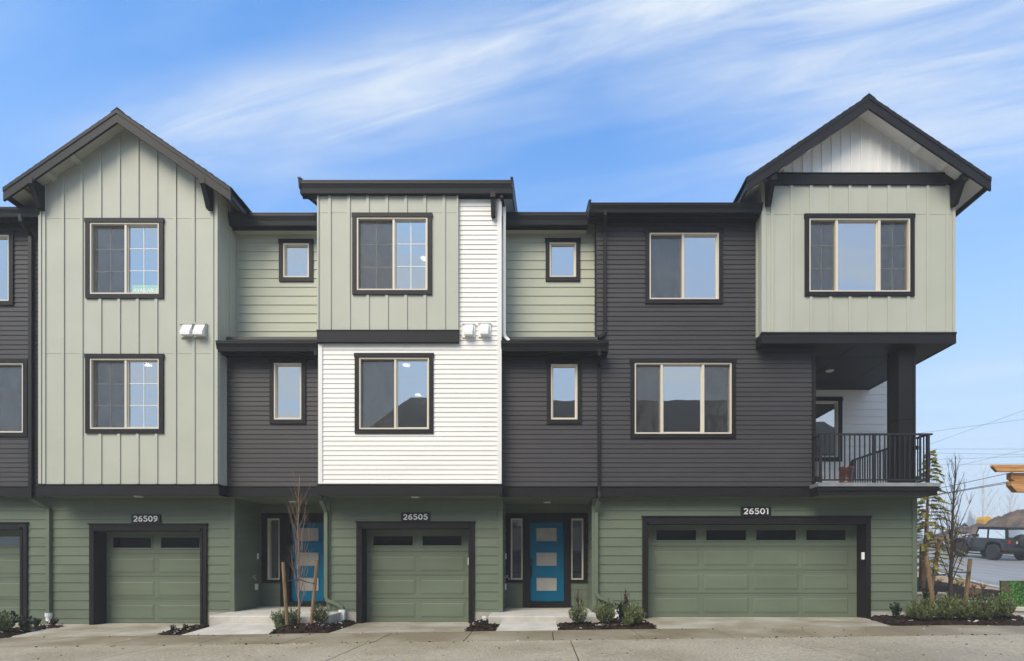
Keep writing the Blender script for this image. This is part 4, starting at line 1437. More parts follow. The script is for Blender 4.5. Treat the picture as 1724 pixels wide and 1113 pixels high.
# between 26509 and 26505
xr = B2 - 0.07
downspout(H1, [(xr, 12.0, Zh(589, 11.93) + 0.03), (xr, 12.0, Zh(597, 12.0)), (xr + 0.01, y_, Zh(612, TWO)), (xr + 0.01, y_, Z_SOF + 0.02), (xr + 0.01, y_, Z_SOF - 0.10)], 'gutter', 0.045)
xq = X(549.6, G - 0.06)
downspout(H1, [(xr + 0.01, y_, Z_SOF - 0.08), (xr + 0.02, TWO + 0.02, Z_SOF - 0.16), (xq, G - 0.085, Zh(862, G)), (xq, G - 0.075, Zh(870, G)), (xq, G - 0.075, Zh(1003, G)), (X(553, G), G - 0.075, Zh(1010, G)), (X(571, G), G - 0.075, Zh(1017, G)), (X(577.5, G), G - 0.075, Zh(1022, G)), (X(578.5, G), G - 0.075, Zh(1030, G))], 'green', 0.056)
MB().box(X(574, G), X(582.5, G), G - 0.12, G - 0.02, 0.1, Zh(1028.5, G)).box(X(573.2, G), X(583.3, G), G - 0.125, G - 0.015, Zh(1031, G), Zh(1026, G)).build('drain_pipe', M['pvc'], H1)
# white downspout on the cheek of the white bay
xw = B2r + 0.07
downspout(H2, [(xw - 0.04, 11.90, Zh(323, d2f) + 0.05), (xw - 0.04, 11.90, Zh(332, 11.9)), (xw - 0.01, A + 0.12, Zh(342, A))], 'gutter', 0.045)
downspout(H2, [(xw, A + 0.12, Zh(341, A)), (xw, A + 0.12, Zh(556, A)), (xw + 0.02, A + 0.12, Zh(564, A)), (xw + 0.11, A + 0.10, Zh(571, A))], 'whitetrim', 0.045)
# 26501 upper downspout
xv = X(1017.5, TWO)
downspout(H3, [(X(1019, dd), dd, Zh(356, 11.93) + 0.05), (X(1019, dd), dd, Zh(362, dd)), (xv, y_, Zh(393, TWO)), (xv, y_, Zh(402, TWO)), (xv, y_, Zh(560, TWO)), (xv - 0.04, y_, Zh(566, TWO)), (xv - 0.14, y_ - 0.02, Zh(571, TWO))], 'trim', 0.046)
# 26505 lower downspout beside 26501
xu = X(1008, TWO)
downspout(H2, [(X(1009, dd), dd, Zh(590, 11.93) + 0.04), (X(1009, dd), dd, Zh(598, dd)), (xu, y_, Zh(618, TWO)), (xu, y_, Z_SOF + 0.1), (xu, y_ - 0.03, Z_SOF + 0.0), (xu, y_ - 0.03, Z_SOF - 0.10)], 'trim', 0.046)
xq = X(1003.6, G - 0.06)
downspout(H2, [(xu, y_ - 0.02, Z_SOF - 0.08), (xu - 0.01, TWO + 0.02, Z_SOF - 0.16), (xq, G - 0.085, Zh(862, G)), (xq, G - 0.075, Zh(870, G)), (xq, G - 0.075, Zh(998, G)), (X(1007.5, G), G - 0.075, Zh(1005, G)), (X(1031, G), G - 0.075, Zh(1014, G)), (X(1037.5, G), G - 0.075, Zh(1020, G)), (X(1038.5, G), G - 0.075, Zh(1029, G))], 'green', 0.056)
MB().box(X(1034.3, G), X(1041.8, G), G - 0.12, G - 0.02, 0.15, Zh(1028, G)).box(X(1033.5, G), X(1042.6, G), G - 0.125, G - 0.015, Zh(1030.5, G), Zh(1025.5, G)).build('drain_pipe', M['pvc'], H2)
MB().lathe((X(816, 12.4), 12.4, gz(-1.2)), [(0.05, 0), (0.05, 0.09), (0.06, 0.09), (0.06, 0.14)], 12).build('drain_pipe', M['pvc'], H2)


# ------------------------------------------------------------------ porches, paving, beds
def porch(house, xl, xr_, xwl, xwr, z_back, z_front, df):
    mb = MB()
    prof = lambda y: z_front + (z_back - z_front) * (y - df) / (RB - df)
    r = 0.03
    poly = [(df, z_front - 0.30), (df, z_front - r), (df + 0.009, z_front - 0.009), (df + r, z_front), (G - 0.035, prof(G)), (G - 0.035, z_front - 0.30)]
    mb.prismX(poly, xl, xr_)
    mb.prismX([(G - 0.035, z_front - 0.3), (G - 0.035, prof(G)), (RB + 0.0, z_back), (RB + 0.0, z_front - 0.3)], xwl + 0.002, xwr - 0.002)
    return mb.build('porch_slab', M['concrete'], house)


PF = 11.72
porch(H1, X(352.5, PF), X(553, PF), RC1a, RC1b, Zh(1021, RB), Zh(1036.6, PF), PF)
porch(H2, X(822.5, PF), X(1010, PF), RC2a, RC2b, Zh(1023, RB), Zh(1036.8, PF), PF)

SB, SF = 10.7, 9.36
zsw = lambda x, y: gz(x) - 0.020 * (SB - y) / (SB - SF) if y < SB else gz(x)
ROADZ = lambda x, y: zsw(x, SF) - 0.004 * max(0, SF - y) / 4


def sheet(name, x0, x1, y0, y1, zf, mt, nx=2, ny=2, dz=0.0, kind='structure', thick=0.0, parent=None):
    mb = MB()
    xs = [x0 + (x1 - x0) * i / (nx - 1) for i in range(nx)]
    ys = [y0 + (y1 - y0) * i / (ny - 1) for i in range(ny)]
    vs_ = [(x, y, zf(x, y) + dz) for y in ys for x in xs]
    mb.add(vs_, [(j * nx + i, j * nx + i + 1, (j + 1) * nx + i + 1, (j + 1) * nx + i) for j in range(ny - 1) for i in range(nx - 1)])
    o = mb.build(name, M[mt], parent)
    if parent is None:
        tag(o, kind=kind)
    return o


def slab_piece(parent, poly, zf, mt, name='slab', thick=0.06, bevel=0.006):
    return MB().prismZ(poly, lambda x, y: zf(x, y) - thick, zf).build(name, M[mt], parent, bevel=bevel)


XL, XRr = -22.0, 26.0
rd = sheet('road', XL, XRr, -6.0, SF, ROADZ, 'joint', 2, 6, -0.03)
swk = sheet('sidewalk', XL, 9.5, SF, SB, zsw, 'joint', 2, 2, -0.026)
jx = [0.226 + 1.54 * k for k in range(-14, 7)]
for a, b in zip(jx, jx[1:]):
    slab_piece(swk, [(a + 0.007, SF + 0.006), (b - 0.007, SF + 0.006), (b - 0.007, SB - 0.004), (a + 0.007, SB - 0.004)], zsw, 'walkslab')
rj = [-2.94 + 3.45 * k for k in range(-5, 8)]
for a, b in zip(rj, rj[1:]):
    for c, e in ((SF - 4.2, SF - 0.006), (SF - 8.5, SF - 4.212), (SF - 15.3, SF - 8.512)):
        slab_piece(rd, [(a + 0.008, c), (b - 0.008, c), (b - 0.008, e), (a + 0.008, e)], ROADZ, 'roadslab')
# concrete swale strip / driveway in front of each garage and the walks to the steps
ap = sheet('driveway', XL, GR + 0.1, SB, G + 0.05, gz, 'joint', 2, 2, -0.05)


def gp(px, py):
    """point of the paved ground seen at px,py"""
    d = 11.5
    for _ in range(12):
        x = X(px, d)
        d = (EYE - gz(x)) * F / (py - CY)
    return X(px, d), d


def gfloor(px0, px1, pz):
    return pz


def apron(xl_front, xr_front, xl_back, xr_back, zfloor):
    def zf(x, y):
        t = min(1, max(0, (y - SB) / (G - 0.1 - SB)))
        return gz(x) * (1 - t) + zfloor * t
    slab_piece(ap, [(xl_front, SB), (xr_front, SB), (xr_back, GD - 0.02), (xl_back, GD - 0.02)], zf, 'apron', 'slab', 0.08)
    return zf


apron(X(-80, SB), X(262, SB), X(-160, G), X(350, G), Zh(1051.5, G))
apron(X(553, SB), X(782, SB), X(601, G), X(799, G), Zh(1049.5, G))
apron(X(1109, SB), X(1500, SB), X(1081, G), X(1466, G), Zh(1041, G))


def walk(xl_front, xr_front, xl_back, xr_back, zback):
    zf = lambda x, y: gz(x) + 0.004 + (zback - gz(x)) * (y - SB) / (PF - SB)
    slab_piece(ap, [(xl_front, SB + 0.004), (xr_front, SB + 0.004), (xr_back, PF - 0.004), (xl_back, PF - 0.004)], zf, 'concrete', 'slab', 0.08)


walk(X(305, SB), X(452, SB), X(375, PF), X(478, PF), Zh(1049.2, PF))
walk(X(834.6, SB), X(939.5, SB), X(845, PF), X(936.5, PF), Zh(1046.9, PF))


def pt_in(poly, x, y):
    c = False
    n = len(poly)
    for i in range(n):
        x1, y1 = poly[i]
        x2, y2 = poly[(i + 1) % n]
        if (y1 > y) != (y2 > y) and x < (x2 - x1) * (y - y1) / (y2 - y1) + x1:
            c = not c
    return c


def edge_dist(poly, x, y):
    best = 9
    n = len(poly)
    p = Vector((x, y))
    for i in range(n):
        a, b = Vector(poly[i]), Vector(poly[(i + 1) % n])
        t = max(0, min(1, (p - a).dot(b - a) / max((b - a).length_squared, 1e-9)))
        best = min(best, (a + (b - a) * t - p).length)
    return best


BEDZ = {}


def bed(poly, zbase, lump, seed, label, chips=260, step=0.06):
    """mulch bed: lumpy heap inside an outline, with loose bark chips"""
    x0, x1 = min(p[0] for p in poly), max(p[0] for p in poly)
    y0, y1 = min(p[1] for p in poly), max(p[1] for p in poly)

    def zf(x, y):
        e = min(edge_dist(poly, x, y), 0.25) / 0.25
        return zbase(x, y) + (0.012 + lump * (e ** 0.6) + 0.03 * e * noise.noise(Vector((x * 3.1, y * 3.1, seed))) + 0.018 * e * noise.noise(Vector((x * 11, y * 11, seed))))
    nx, ny = int((x1 - x0) / step) + 2, int((y1 - y0) / step) + 2
    idx = {}
    mb = MB()
    vs_, fs = [], []
    for j in range(ny):
        for i in range(nx):
            x, y = x0 + i * step, y0 + j * step
            idx[i, j] = len(vs_)
            vs_.append((x, y, zf(x, y) if pt_in(poly, x, y) else zbase(x, y) - 0.03))
    for j in range(ny - 1):
        for i in range(nx - 1):
            if any(pt_in(poly, x0 + a * step, y0 + b * step) for a in (i, i + 1) for b in (j, j + 1)):
                fs.append((idx[i, j], idx[i + 1, j], idx[i + 1, j + 1], idx[i, j + 1]))
    mb.add(vs_, fs)
    o = mb.build('mulch_bed', M['mulch'], smooth=True)
    tag(o, kind='structure')
    rng = random.Random(seed)
    cm = MB()
    for _ in range(chips):
        x, y = rng.uniform(x0, x1), rng.uniform(y0, y1)
        if not pt_in(poly, x, y):
            continue
        z = zf(x, y) + 0.006
        a, t = rng.uniform(0, 6.28), rng.uniform(-0.5, 0.5)
        l, w, h = rng.uniform(0.02, 0.055), rng.uniform(0.007, 0.016), rng.uniform(0.004, 0.009)
        m = Matrix.Translation((x, y, z)) @ Matrix.Rotation(a, 4, 'Z') @ Matrix.Rotation(t, 4, 'Y')
        cm.m = 0 if rng.random() < 0.93 else 1
        v8 = [m @ Vector(p) for p in ((-l, -w, -h), (l, -w, -h), (l, w, -h), (-l, w, -h), (-l, -w, h), (l, -w * .6, h), (l, w * .7, h), (-l, w, h))]
        cm.add(v8, [(0, 3, 2, 1), (4, 5, 6, 7), (0, 1, 5, 4), (1, 2, 6, 5), (2, 3, 7, 6), (3, 0, 4, 7)])
    c = cm.build('bark_chips', [M['mulch'], M['concrete']], o)
    tag(c, kind='stuff')
    return zf


flat = lambda x, y: gz(x)
bA = [gp(*p) for p in ((-60, 1082), (0, 1075), (60, 1066), (112, 1060), (150, 1052.5))] + [(X(150, G), G - 0.01), (X(47, G), G - 0.01), (X(47, G), 11.8), (X(-60, 11.5), 11.5)]
bB = [gp(*p) for p in ((263, 1068), (329, 1054))] + [(X(351, G), G - 0.07), (X(356, G), G - 0.1), (X(372, PF), PF - 0.01)] + [gp(306, 1068)]
bC = [gp(457, 1066.5), gp(496, 1055), (X(480, PF), PF - 0.01), (X(554, PF), PF - 0.01), (X(572, G), G - 0.02), (X(601, G), G - 0.02), gp(594, 1052), gp(556, 1065)]
bD = [gp(783, 1062.3), (X(799, G), G - 0.03), (X(824, G), G - 0.03), (X(825, PF), PF - 0.01), (X(844, PF), PF - 0.01), gp(835.5, 1061.5)]
bE = [gp(941, 1060.5), (X(937, PF), PF - 0.01), (X(1010, PF), PF - 0.01), (X(1012, G), G - 0.02), (X(1081, G), G - 0.02), gp(1107, 1057)]
bF = [gp(1540, 1052.0), gp(1470, 1044), (X(1466, G), G - 0.02), (X(1541, G), G - 0.02), (X(1548, 13.6), 13.6), (X(1640, 13.6), 13.6), (X(1705, 12.6), 12.6), (X(1735, 11.4), 11.4), gp(1735, 1053.5)]
zA = bed(bA, flat, 0.05, 1, '')
zB = bed(bB, flat, 0.03, 2, '', 160)
zC = bed(bC, flat, 0.10, 3, '', 420)
zD = bed(bD, flat, 0.05, 4, '', 260)
zE = bed(bE, flat, 0.05, 5, '', 420)
zF = bed(bF, flat, 0.04, 6, '', 700)
MB().prismZ([(X(1003, 11.05), 11.0), (X(1053, 11.05), 11.0), (X(1047, 11.3), 11.3), (X(1010, 11.3), 11.3)], lambda x, y: gz(x), lambda x, y: gz(x) + 0.06).build('stepping_stone', M['found'])
st_ = bpy.data.objects['stepping_stone']
tag(st_, 'flat grey stone half buried in the mulch bed beside the wide garage', 'stone')


rng = random.Random(19)
gm = MB()
for k in range(340):
    x = rng.uniform(-11, 11)
    y = SF + rng.gauss(0, 0.05) if k < 110 else rng.uniform(6.6, 10.6)
    if k >= 110 and rng.random() < 0.3:
        y = SB - abs(rng.gauss(0, 0.12))
    r_ = rng.uniform(0.006, 0.017) * (1.25 if k < 110 else 1)
    z = (zsw if y > SF else ROADZ)(x, y)
    gm.m = 0 if rng.random() < 0.35 else 1
    a0 = rng.uniform(0, 6.28)
    ring = [(x + r_ * rng.uniform(.7, 1.3) * math.cos(a0 + q_ * 1.257), y + r_ * rng.uniform(.7, 1.3) * math.sin(a0 + q_ * 1.257)) for q_ in range(5)]
    gm.prismZ(ring, z - 0.004, z + r_ * rng.uniform(0.3, 0.8))
tag(gm.build('grit', [M['concrete'], M['mulch']]), kind='stuff')


# ------------------------------------------------------------------ terrain on the right: berm, verge, side street, dirt
def sm(a, b, x):
    t = max(0.0, min(1.0, (x - a) / (b - a)))
    return t * t * (3 - 2 * t)


def terr(x, y):
    z = 0.176 + 0.0128 * min(x, 60)
    r = 0.0
    if y > 14:
        r += 0.045 * (min(y, 20) - 14)
    if y > 20:
        r += 0.095 * (min(y, 41) - 20)
    if y > 41:
        r += 0.02 * (min(y, 120) - 41)
    if y > 120:
        r += 0.005 * (min(y, 600) - 120)
    return z + r * sm(8.4, 11.0, x)


def tgrid(name, xs, ys, mt, dz, kind='structure', nz=0.0, ns=0.5, smooth=True, inside=None):
    mb = MB()
    nx = len(xs)
    f = []
    v = []
    for j, y in enumerate(ys):
        for i, x in enumerate(xs):
            xx = x(y) if callable(x) else x
            v.append((xx, y, terr(xx, y) + dz + (nz * noise.noise(Vector((xx * ns, y * ns, 3.3))) if nz else 0)))
    for j in range(len(ys) - 1):
        for i in range(nx - 1):
            f.append((j * nx + i, j * nx + i + 1, (j + 1) * nx + i + 1, (j + 1) * nx + i))
    mb.add(v, f)
    o = mb.build(name, M[mt], smooth=smooth)
    return tag(o, kind=kind)


def lin(a, b, n):
    return [a + (b - a) * i / (n - 1) for i in range(n)]


gxs = [-70, -40, -25, -12, 0, 6] + lin(8.2, 40, 40) + [46, 55, 70, 90, 110, 130, 150, 180, 205, 230, 300, 380, 470, 600, 850]
gys = [-40, -30, -10, 0, 8, 12] + lin(13, 45, 40) + [50, 60, 75, 90, 105, 120, 135, 150, 180, 210, 235, 258, 300, 350, 400, 460, 600, 850]
tgrid('ground', gxs, gys, 'grass', -0.075)
verge_in = lambda y: 15.5 + 0.13 * (y - 19)
street_l = lambda y: 16.4 + 0.27 * (min(y, 28) - 19.5)
inter = lambda f0, f1, n: [(lambda y, t=t: f0(y) * (1 - t) + f1(y) * t) for t in lin(0, 1, n)]
tgrid('street', inter(street_l, lambda y: 27.9, 8), lin(12.5, 70, 60), 'asphalt', -0.02)
tgrid('verge', inter(lambda y: verge_in(y) - 0.3, lambda y: street_l(y) - 0.16, 8), lin(14, 40, 50), 'verge', 0.0, nz=0.05, ns=1.5)
cb = tgrid('kerb', inter(lambda y: street_l(y) - 0.16, lambda y: street_l(y) + 0.02, 2), lin(14, 60, 60), 'concrete', 0.06)
tgrid('kerb', inter(lambda y: 27.9, lambda y: 28.1, 2), lin(14, 70, 60), 'concrete', 0.08)
tgrid('gravel_lot', lin(28.1, 60, 20), lin(16, 80, 30), 'soil', 0.0, nz=0.12, ns=0.6)
# mulch berm between the beds and the verge, lumpy, higher in its middle
bm = MB()
bxs, bys = lin(0, 1, 46), lin(13.2, 34, 80)
bv, bf_ = [], []


def bermz(x, y):
    a, b = 9.2, verge_in(y) - 0.1
    t = (x - a) / (b - a)
    h = 0.22 * math.sin(math.pi * max(0, min(1, t))) ** 0.7 * sm(13.2, 15.5, y)
    return terr(x, y) + 0.02 + h + 0.05 * noise.noise(Vector((x * 1.7, y * 1.7, 8))) + 0.03 * noise.noise(Vector((x * 6, y * 6, 2)))


for y in bys:
    for t in bxs:
        x = 9.2 + (verge_in(y) - 0.1 - 9.2) * t
        bv.append((x, y, bermz(x, y)))
for j in range(len(bys) - 1):
    for i in range(len(bxs) - 1):
        n_ = len(bxs)
        bf_.append((j * n_ + i, j * n_ + i + 1, (j + 1) * n_ + i + 1, (j + 1) * n_ + i))
bm.add(bv, bf_)
tag(bm.build('mulch_berm', M['mulch'], smooth=True), kind='structure')
# concrete path on the far right and low walls
MB().prismZ([(X(1682, 12.2), 12.2), (13.5, 12.0), (13.5, 11.0), (X(1702, 11.3), 11.3)], -0.05, lambda x, y: terr(x, y) + 0.03).build('path', M['concrete'])
tag(bpy.data.objects['path'], kind='structure')


def low_wall(name, x0, x1, d0, d1, ztop, zb, label, cap=0.06, slope=0.0):
    t = thing(name, (x0, d0, zb), label, 'low wall')
    MB().box(x0 + 0.03, x1 - 0.03, d0 + 0.03, d1 - 0.03, zb - 0.1, ztop - cap).build('wall_body', M['found'], t)
    MB().box(x0, x1, d0, d1, ztop - cap, ztop).build('cap_slab', M['concrete'], t, bevel=0.012)
    return t


low_wall('retaining_wall', X(1540, 14.6), X(1594, 14.6), 14.6, 14.95, Zh(997.5, 14.6), 0.25, 'low pale capped wall just right of the house corner, behind the shrubs')
low_wall('retaining_wall', X(1627, 13.9), X(1700, 13.9), 13.9, 14.3, Zh(1012.5, 13.9), 0.25, 'low pale capped wall further right, under the mulch slope by the printed box')
low_wall('concrete_kerb', X(1694, 13.2), 14.0, 13.2, 13.6, Zh(1022.5, 13.2), 0.2, 'concrete kerb wall below the leaf printed box at the right edge', 0.10)


# printed utility box
def leafprint():
    m = bpy.data.materials.new('leaf_print')
    m.use_nodes = True
    nt = m.node_tree
    p = nt.nodes['Principled BSDF']
    p.inputs['Roughness'].default_value = 0.5
    geo = nt.nodes.new('ShaderNodeNewGeometry')
    v = nt.nodes.new('ShaderNodeTexVoronoi')
    v.inputs['Scale'].default_value = 19
    nt.links.new(geo.outputs['Position'], v.inputs['Vector'])
    r = nt.nodes.new('ShaderNodeValToRGB')
    r.color_ramp.elements[0].color = (0.11, 0.34, 0.035, 1)
    r.color_ramp.elements[0].position = 0.05
    r.color_ramp.elements[1].color = (0.010, 0.045, 0.008, 1)
    r.color_ramp.elements[1].position = 0.62
    nt.links.new(v.outputs['Distance'], r.inputs[0])
    n = nt.nodes.new('ShaderNodeTexNoise')
    n.inputs['Scale'].default_value = 2.6
    n.inputs['Detail'].default_value = 4
    nt.links.new(geo.outputs['Position'], n.inputs['Vector'])
    r2 = nt.nodes.new('ShaderNodeValToRGB')
    r2.color_ramp.elements[0].position = 0.55
    r2.color_ramp.elements[0].color = (0, 0, 0, 1)
    r2.color_ramp.elements[1].position = 0.61
    r2.color_ramp.elements[1].color = (1, 1, 1, 1)
    nt.links.new(n.outputs[0], r2.inputs[0])
    mx = nt.nodes.new('ShaderNodeMix')
    mx.data_type = 'RGBA'
    nt.links.new(r2.outputs[0], mx.inputs[0])
    nt.links.new(r.outputs[0], mx.inputs[6])
    mx.inputs[7].default_value = (0.10, 0.065, 0.045, 1)
    nt.links.new(mx.outputs[2], p.inputs['Base Color'])
    return m


M['print'] = leafprint()
ub = thing('printed_board', (X(1720, 13.4), 13.4, 0.45), 'flat board printed with green ivy leaves standing on the kerb at the right edge', 'printed board')
ux0, ux1, uz0, uz1 = X(1685, 13.4), X(1685, 13.4) + 1.1, Zh(1021.5, 13.4), Zh(977.5, 13.4)
MB().box(ux0, ux1, 13.40, 13.44, uz0, uz1 - 0.02).build('printed_panel', M['print'], ub)
MB().box(ux0 - 0.006, ux1 + 0.006, 13.392, 13.448, uz1 - 0.02, uz1).build('top_edge', M['rosemary'], ub)
for px_ in (ux0 + 0.1, ux1 - 0.15):
    MB().box(px_, px_ + 0.05, 13.441, 13.49, uz0 - 0.3, uz1 - 0.05).build('stake', M['stake'], ub)


# ------------------------------------------------------------------ plants
def shrub_mesh(name, seed, r, h, n, leafl, leafw, mt, spread=1.0, stem='barkdark'):
    """upright evergreen: stems fanning from the base with many slim leaves"""
    rng = random.Random(seed)
    mb = MB()
    for _ in range(n):
        a = rng.uniform(0, 6.283)
        rr = r * math.sqrt(rng.random()) * spread
        top = Vector((rr * math.cos(a), rr * math.sin(a), h * (0.55 + 0.5 * rng.random()) * (1 - 0.38 * (rr / r) ** 2)))
        base = Vector((rr * 0.30 * math.cos(a), rr * 0.30 * math.sin(a), 0.0))
        mid = base.lerp(top, 0.5) + Vector((rr * 0.22 * math.cos(a), rr * 0.22 * math.sin(a), 0))
        k = 15
        for i in range(k):
            t = 0.12 + 0.88 * (i + rng.random()) / k
            p = base * (1 - t) ** 2 + mid * 2 * t * (1 - t) + top * t * t
            ang = rng.uniform(0, 6.283)
            tilt = rng.uniform(0.25, 0.95)
            dr = Vector((math.cos(ang) * tilt, math.sin(ang) * tilt, 1 - 0.35 * tilt)).normalized()
            sd__ = dr.cross(Vector((rng.random() - .5, rng.random() - .5, rng.random() - .5))).normalized()
            L = leafl * rng.uniform(0.6, 1.2)
            wv_ = leafw * rng.uniform(0.7, 1.2)
            mb.add([p, p + dr * L * 0.5 + sd__ * wv_, p + dr * L, p + dr * L * 0.5 - sd__ * wv_], [(0, 1, 2, 3)])
    return mb.mesh(name, mt)


def stems_mesh(seed, r, h, n, mt):
    rng = random.Random(seed)
    mb = MB()
    for _ in range(n):
        a = rng.uniform(0, 6.283)
        rr = r * rng.random() * 0.8
        mb.tube([(0.02 * math.cos(a), 0.02 * math.sin(a), -0.05), (rr * .6 * math.cos(a), rr * .6 * math.sin(a), h * .4), (rr * math.cos(a), rr * math.sin(a), h * .8)], [0.006, 0.004, 0.002], 4, False)
    return mb.mesh('stems', mt)


LAV = [shrub_mesh('foliage', s, 0.21, 0.44, 70, 0.075, 0.0095, M['lavender']) for s in (1, 2)]
ROS = [shrub_mesh('foliage', s + 10, 0.23, 0.46, 84, 0.070, 0.0090, M['rosemary']) for s in (1, 2)]
DRK = [shrub_mesh('foliage', s + 20, 0.16, 0.42, 14, 0.075, 0.022, M['darkleaf']) for s in (1, 2)]
RED = [shrub_mesh('foliage', 31, 0.12, 0.30, 8, 0.07, 0.018, M['redleaf'])]
STEM = stems_mesh(5, 0.16, 0.4, 14, M['barkdark'])


def plant(name, me, px, py_or_d, zf, sc_, label, rz=0.0, group=None, d=None, cat='shrub', sz=None, stem=True):
    if d is None:
        x, d = gp(px, py_or_d)
    x = X(px, d)
    t = thing(name, (x, d, zf(x, d)), label, cat, group)
    o = link_mesh('foliage', me, t, (x, d, zf(x, d)), (sc_, sc_, sz or sc_), rz)
    if stem:
        link_mesh('stems', STEM, t, (x, d, zf(x, d)), (sc_, sc_, sz or sc_), rz)
    return t


SG = 'small evergreen shrubs in the mulch beds'
# bed by the sapling
plant('lavender_shrub', LAV[0], 473, 0, zC, 0.90, 'grey green shrub just left of the left stake of the sapling', 0.3, SG, 11.4)
plant('lavender_shrub', LAV[1], 540, 0, zC, 0.98, 'grey green shrub on the right of the staked sapling, by the white drain', 1.3, SG, 11.5)
plant('lavender_shrub', LAV[1], 491, 0, zC, 0.90, 'grey green shrub between the left stake and the sapling trunk', 2.3, SG, 11.5)
# bed E
plant('rosemary_shrub', LAV[0], 974, 0, zE, 1.02, 'loose pale shrub nearest the blue door with a reddish shoot above it', 0.8, SG, 11.05)
plant('rosemary_shrub', ROS[0], 1018, 0, zE, 1.10, 'rounded olive shrub in front of the downspout elbow', 1.9, SG, 11.25)
plant('rosemary_shrub', ROS[1], 1068, 0, zE, 1.00, 'olive shrub close to the left jamb of the wide garage', 0.4, SG, 11.1)
plant('leafy_shrub', DRK[0], 1049, 0, zE, 1.15, 'dark leafy shrub beside the white drain left of the wide garage', 0.4, None, 11.5)
plant('red_tipped_shrub', RED[0], 972, 0, zE, 1.0, 'thin reddish shoot poking out above the pale shrub by the blue door', 0.4, None, 11.4, sz=2.0)
plant('red_tipped_shrub', RED[0], 1053, 0, zE, 0.85, 'reddish tip standing over the dark leafy shrub by the wide garage', 1.4, None, 11.58, sz=2.0)
plant('creeping_plant', ROS[0], 1058, 0, zE, 0.55, 'low yellowish clump at the front edge of the bed by the wide garage', 1.4, None, 10.9)
# left bed
plant('leafy_shrub', DRK[0], 13, 0, zA, 1.1, 'tall dark leafy shrub at the far left in front of the cropped garage', 0.4, None, 11.6)
plant('rosemary_shrub', ROS[0], 0, 0, zA, 0.95, 'olive shrub cut by the left edge of the photo', 0.4, SG, 11.0)
plant('leafy_shrub', DRK[1], 41, 0, zA, 0.98, 'broad dark leafy shrub in the left bed below the garage trim', 2.4, None, 11.3, sz=0.85)
plant('creeping_plant', DRK[1], 60, 0, zA, 0.55, 'low dark clump right of the broad leafy shrub in the left bed', 1.0, None, 11.9)
plant('creeping_plant', RED[0], 88, 0, zA, 0.9, 'low brownish clump under the white drain at the left', 1.0, None, 12.2, sz=0.5)
plant('creeping_plant', DRK[0], 291, 0, zB, 0.36, 'small seedling in the thin mulch strip right of garage 26509', 1.0, None, 11.0)
plant('creeping_plant', DRK[1], 311, 0, zB, 0.36, 'second seedling in the thin mulch strip, nearer the step', 1.0, None, 11.2)
plant('creeping_plant', DRK[0], 345, 0, zB, 0.34, 'seedling at the foot of the right jamb of garage 26509', 2.0, None, 11.95)
plant('creeping_plant', ROS[1], 470, 0, zC, 0.40, 'low mossy clump in front of the left stake of the sapling', 2.0, None, 10.95, sz=0.3)
# right bed
plant('leafy_shrub', DRK[0], 1508, 0, zF, 0.85, 'open dark leaved shrub right of the wide garage', 0.8, None, 11.9)
plant('leafy_shrub', DRK[1], 1563, 0, lambda x, y: terr(x, y), 1.5, 'dark shrub at the house corner below the low capped wall', 0.8, None, 13.6)
plant('rosemary_shrub', ROS[1], 1538, 0, zF, 0.75, 'narrow olive shrub touching the green house corner', 0.2, SG, 11.5)
plant('rosemary_shrub', ROS[0], 1555, 0, zF, 1.16, 'olive shrub left of the leaning wooden stake', 1.2, SG, 11.1)
plant('rosemary_shrub', ROS[1], 1592, 0, zF, 1.16, 'olive shrub right of the leaning wooden stake', 2.2, SG, 11.2)
plant('rosemary_shrub', ROS[0], 1620, 0, zF, 1.16, 'olive shrub under the bare dark tree, third from the corner', 3.2, SG, 11.15)
plant('rosemary_shrub', ROS[1], 1655, 0, zF, 1.16, 'olive shrub left of the last one in the right hand row', 4.2, SG, 11.2)
plant('rosemary_shrub', ROS[0], 1688, 0, zF, 1.16, 'last olive shrub of the right hand row, nearest the path', 5.2, SG, 11.3)

# dry tufts on the berm
TUFT = MB()
rng = random.Random(3)
for _ in range(90):
    a = rng.uniform(0, 6.28)
    l = rng.uniform(0.15, 0.42)
    t = rng.uniform(0.1, 0.9)
    d_ = Vector((math.cos(a) * t, math.sin(a) * t, 1)).normalized()
    s = Vector((-math.sin(a), math.cos(a), 0)) * 0.006
    TUFT.add([-s, s, d_ * l + Vector((math.cos(a), math.sin(a), -0.3)) * l * 0.25], [(0, 1, 2)])
tuft = TUFT.mesh('dry_grass_tuft', M['drygrass'])
for px, d, lb in ((1582, 20.5, 'straw coloured grass tuft on the berm left of the dark bare tree'), (1611, 19.8, 'straw coloured grass tuft on the berm just right of the dark bare trunk'),
                  (1619, 19.5, 'straw coloured grass tuft on the berm between bare trunk and right stake'), (1640, 18.6, 'straw coloured grass tuft just right of the upright stake on the berm'),
                  (1655, 18.0, 'straw coloured grass tuft on the verge side of the berm, toward the printed box'), (1641, 15.0, 'low reddish straw tuft above the right capped wall'),
                  (1560, 22, 'straw coloured grass tuft at the house corner beyond the conifer')):
    x = X(px, d)
    o = link_mesh('dry_grass_tuft', tuft, None, (x, d, bermz(x, d)), (1, 1, 1), d)
    tag(o, lb, 'grass tuft', 'dry grass tufts on the mulch slope')


# ------------------------------------------------------------------ trees
def branch_pts(rng, p, d, L, n=5, wob=0.10, up=0.12):
    pts = [Vector(p)]
    d = Vector(d).normalized()
    for _ in range(n):
        d = (d + Vector((rng.uniform(-wob, wob), rng.uniform(-wob, wob), rng.uniform(-wob, wob) + up))).normalized()
        pts.append(pts[-1] + d * L / n)
    return pts


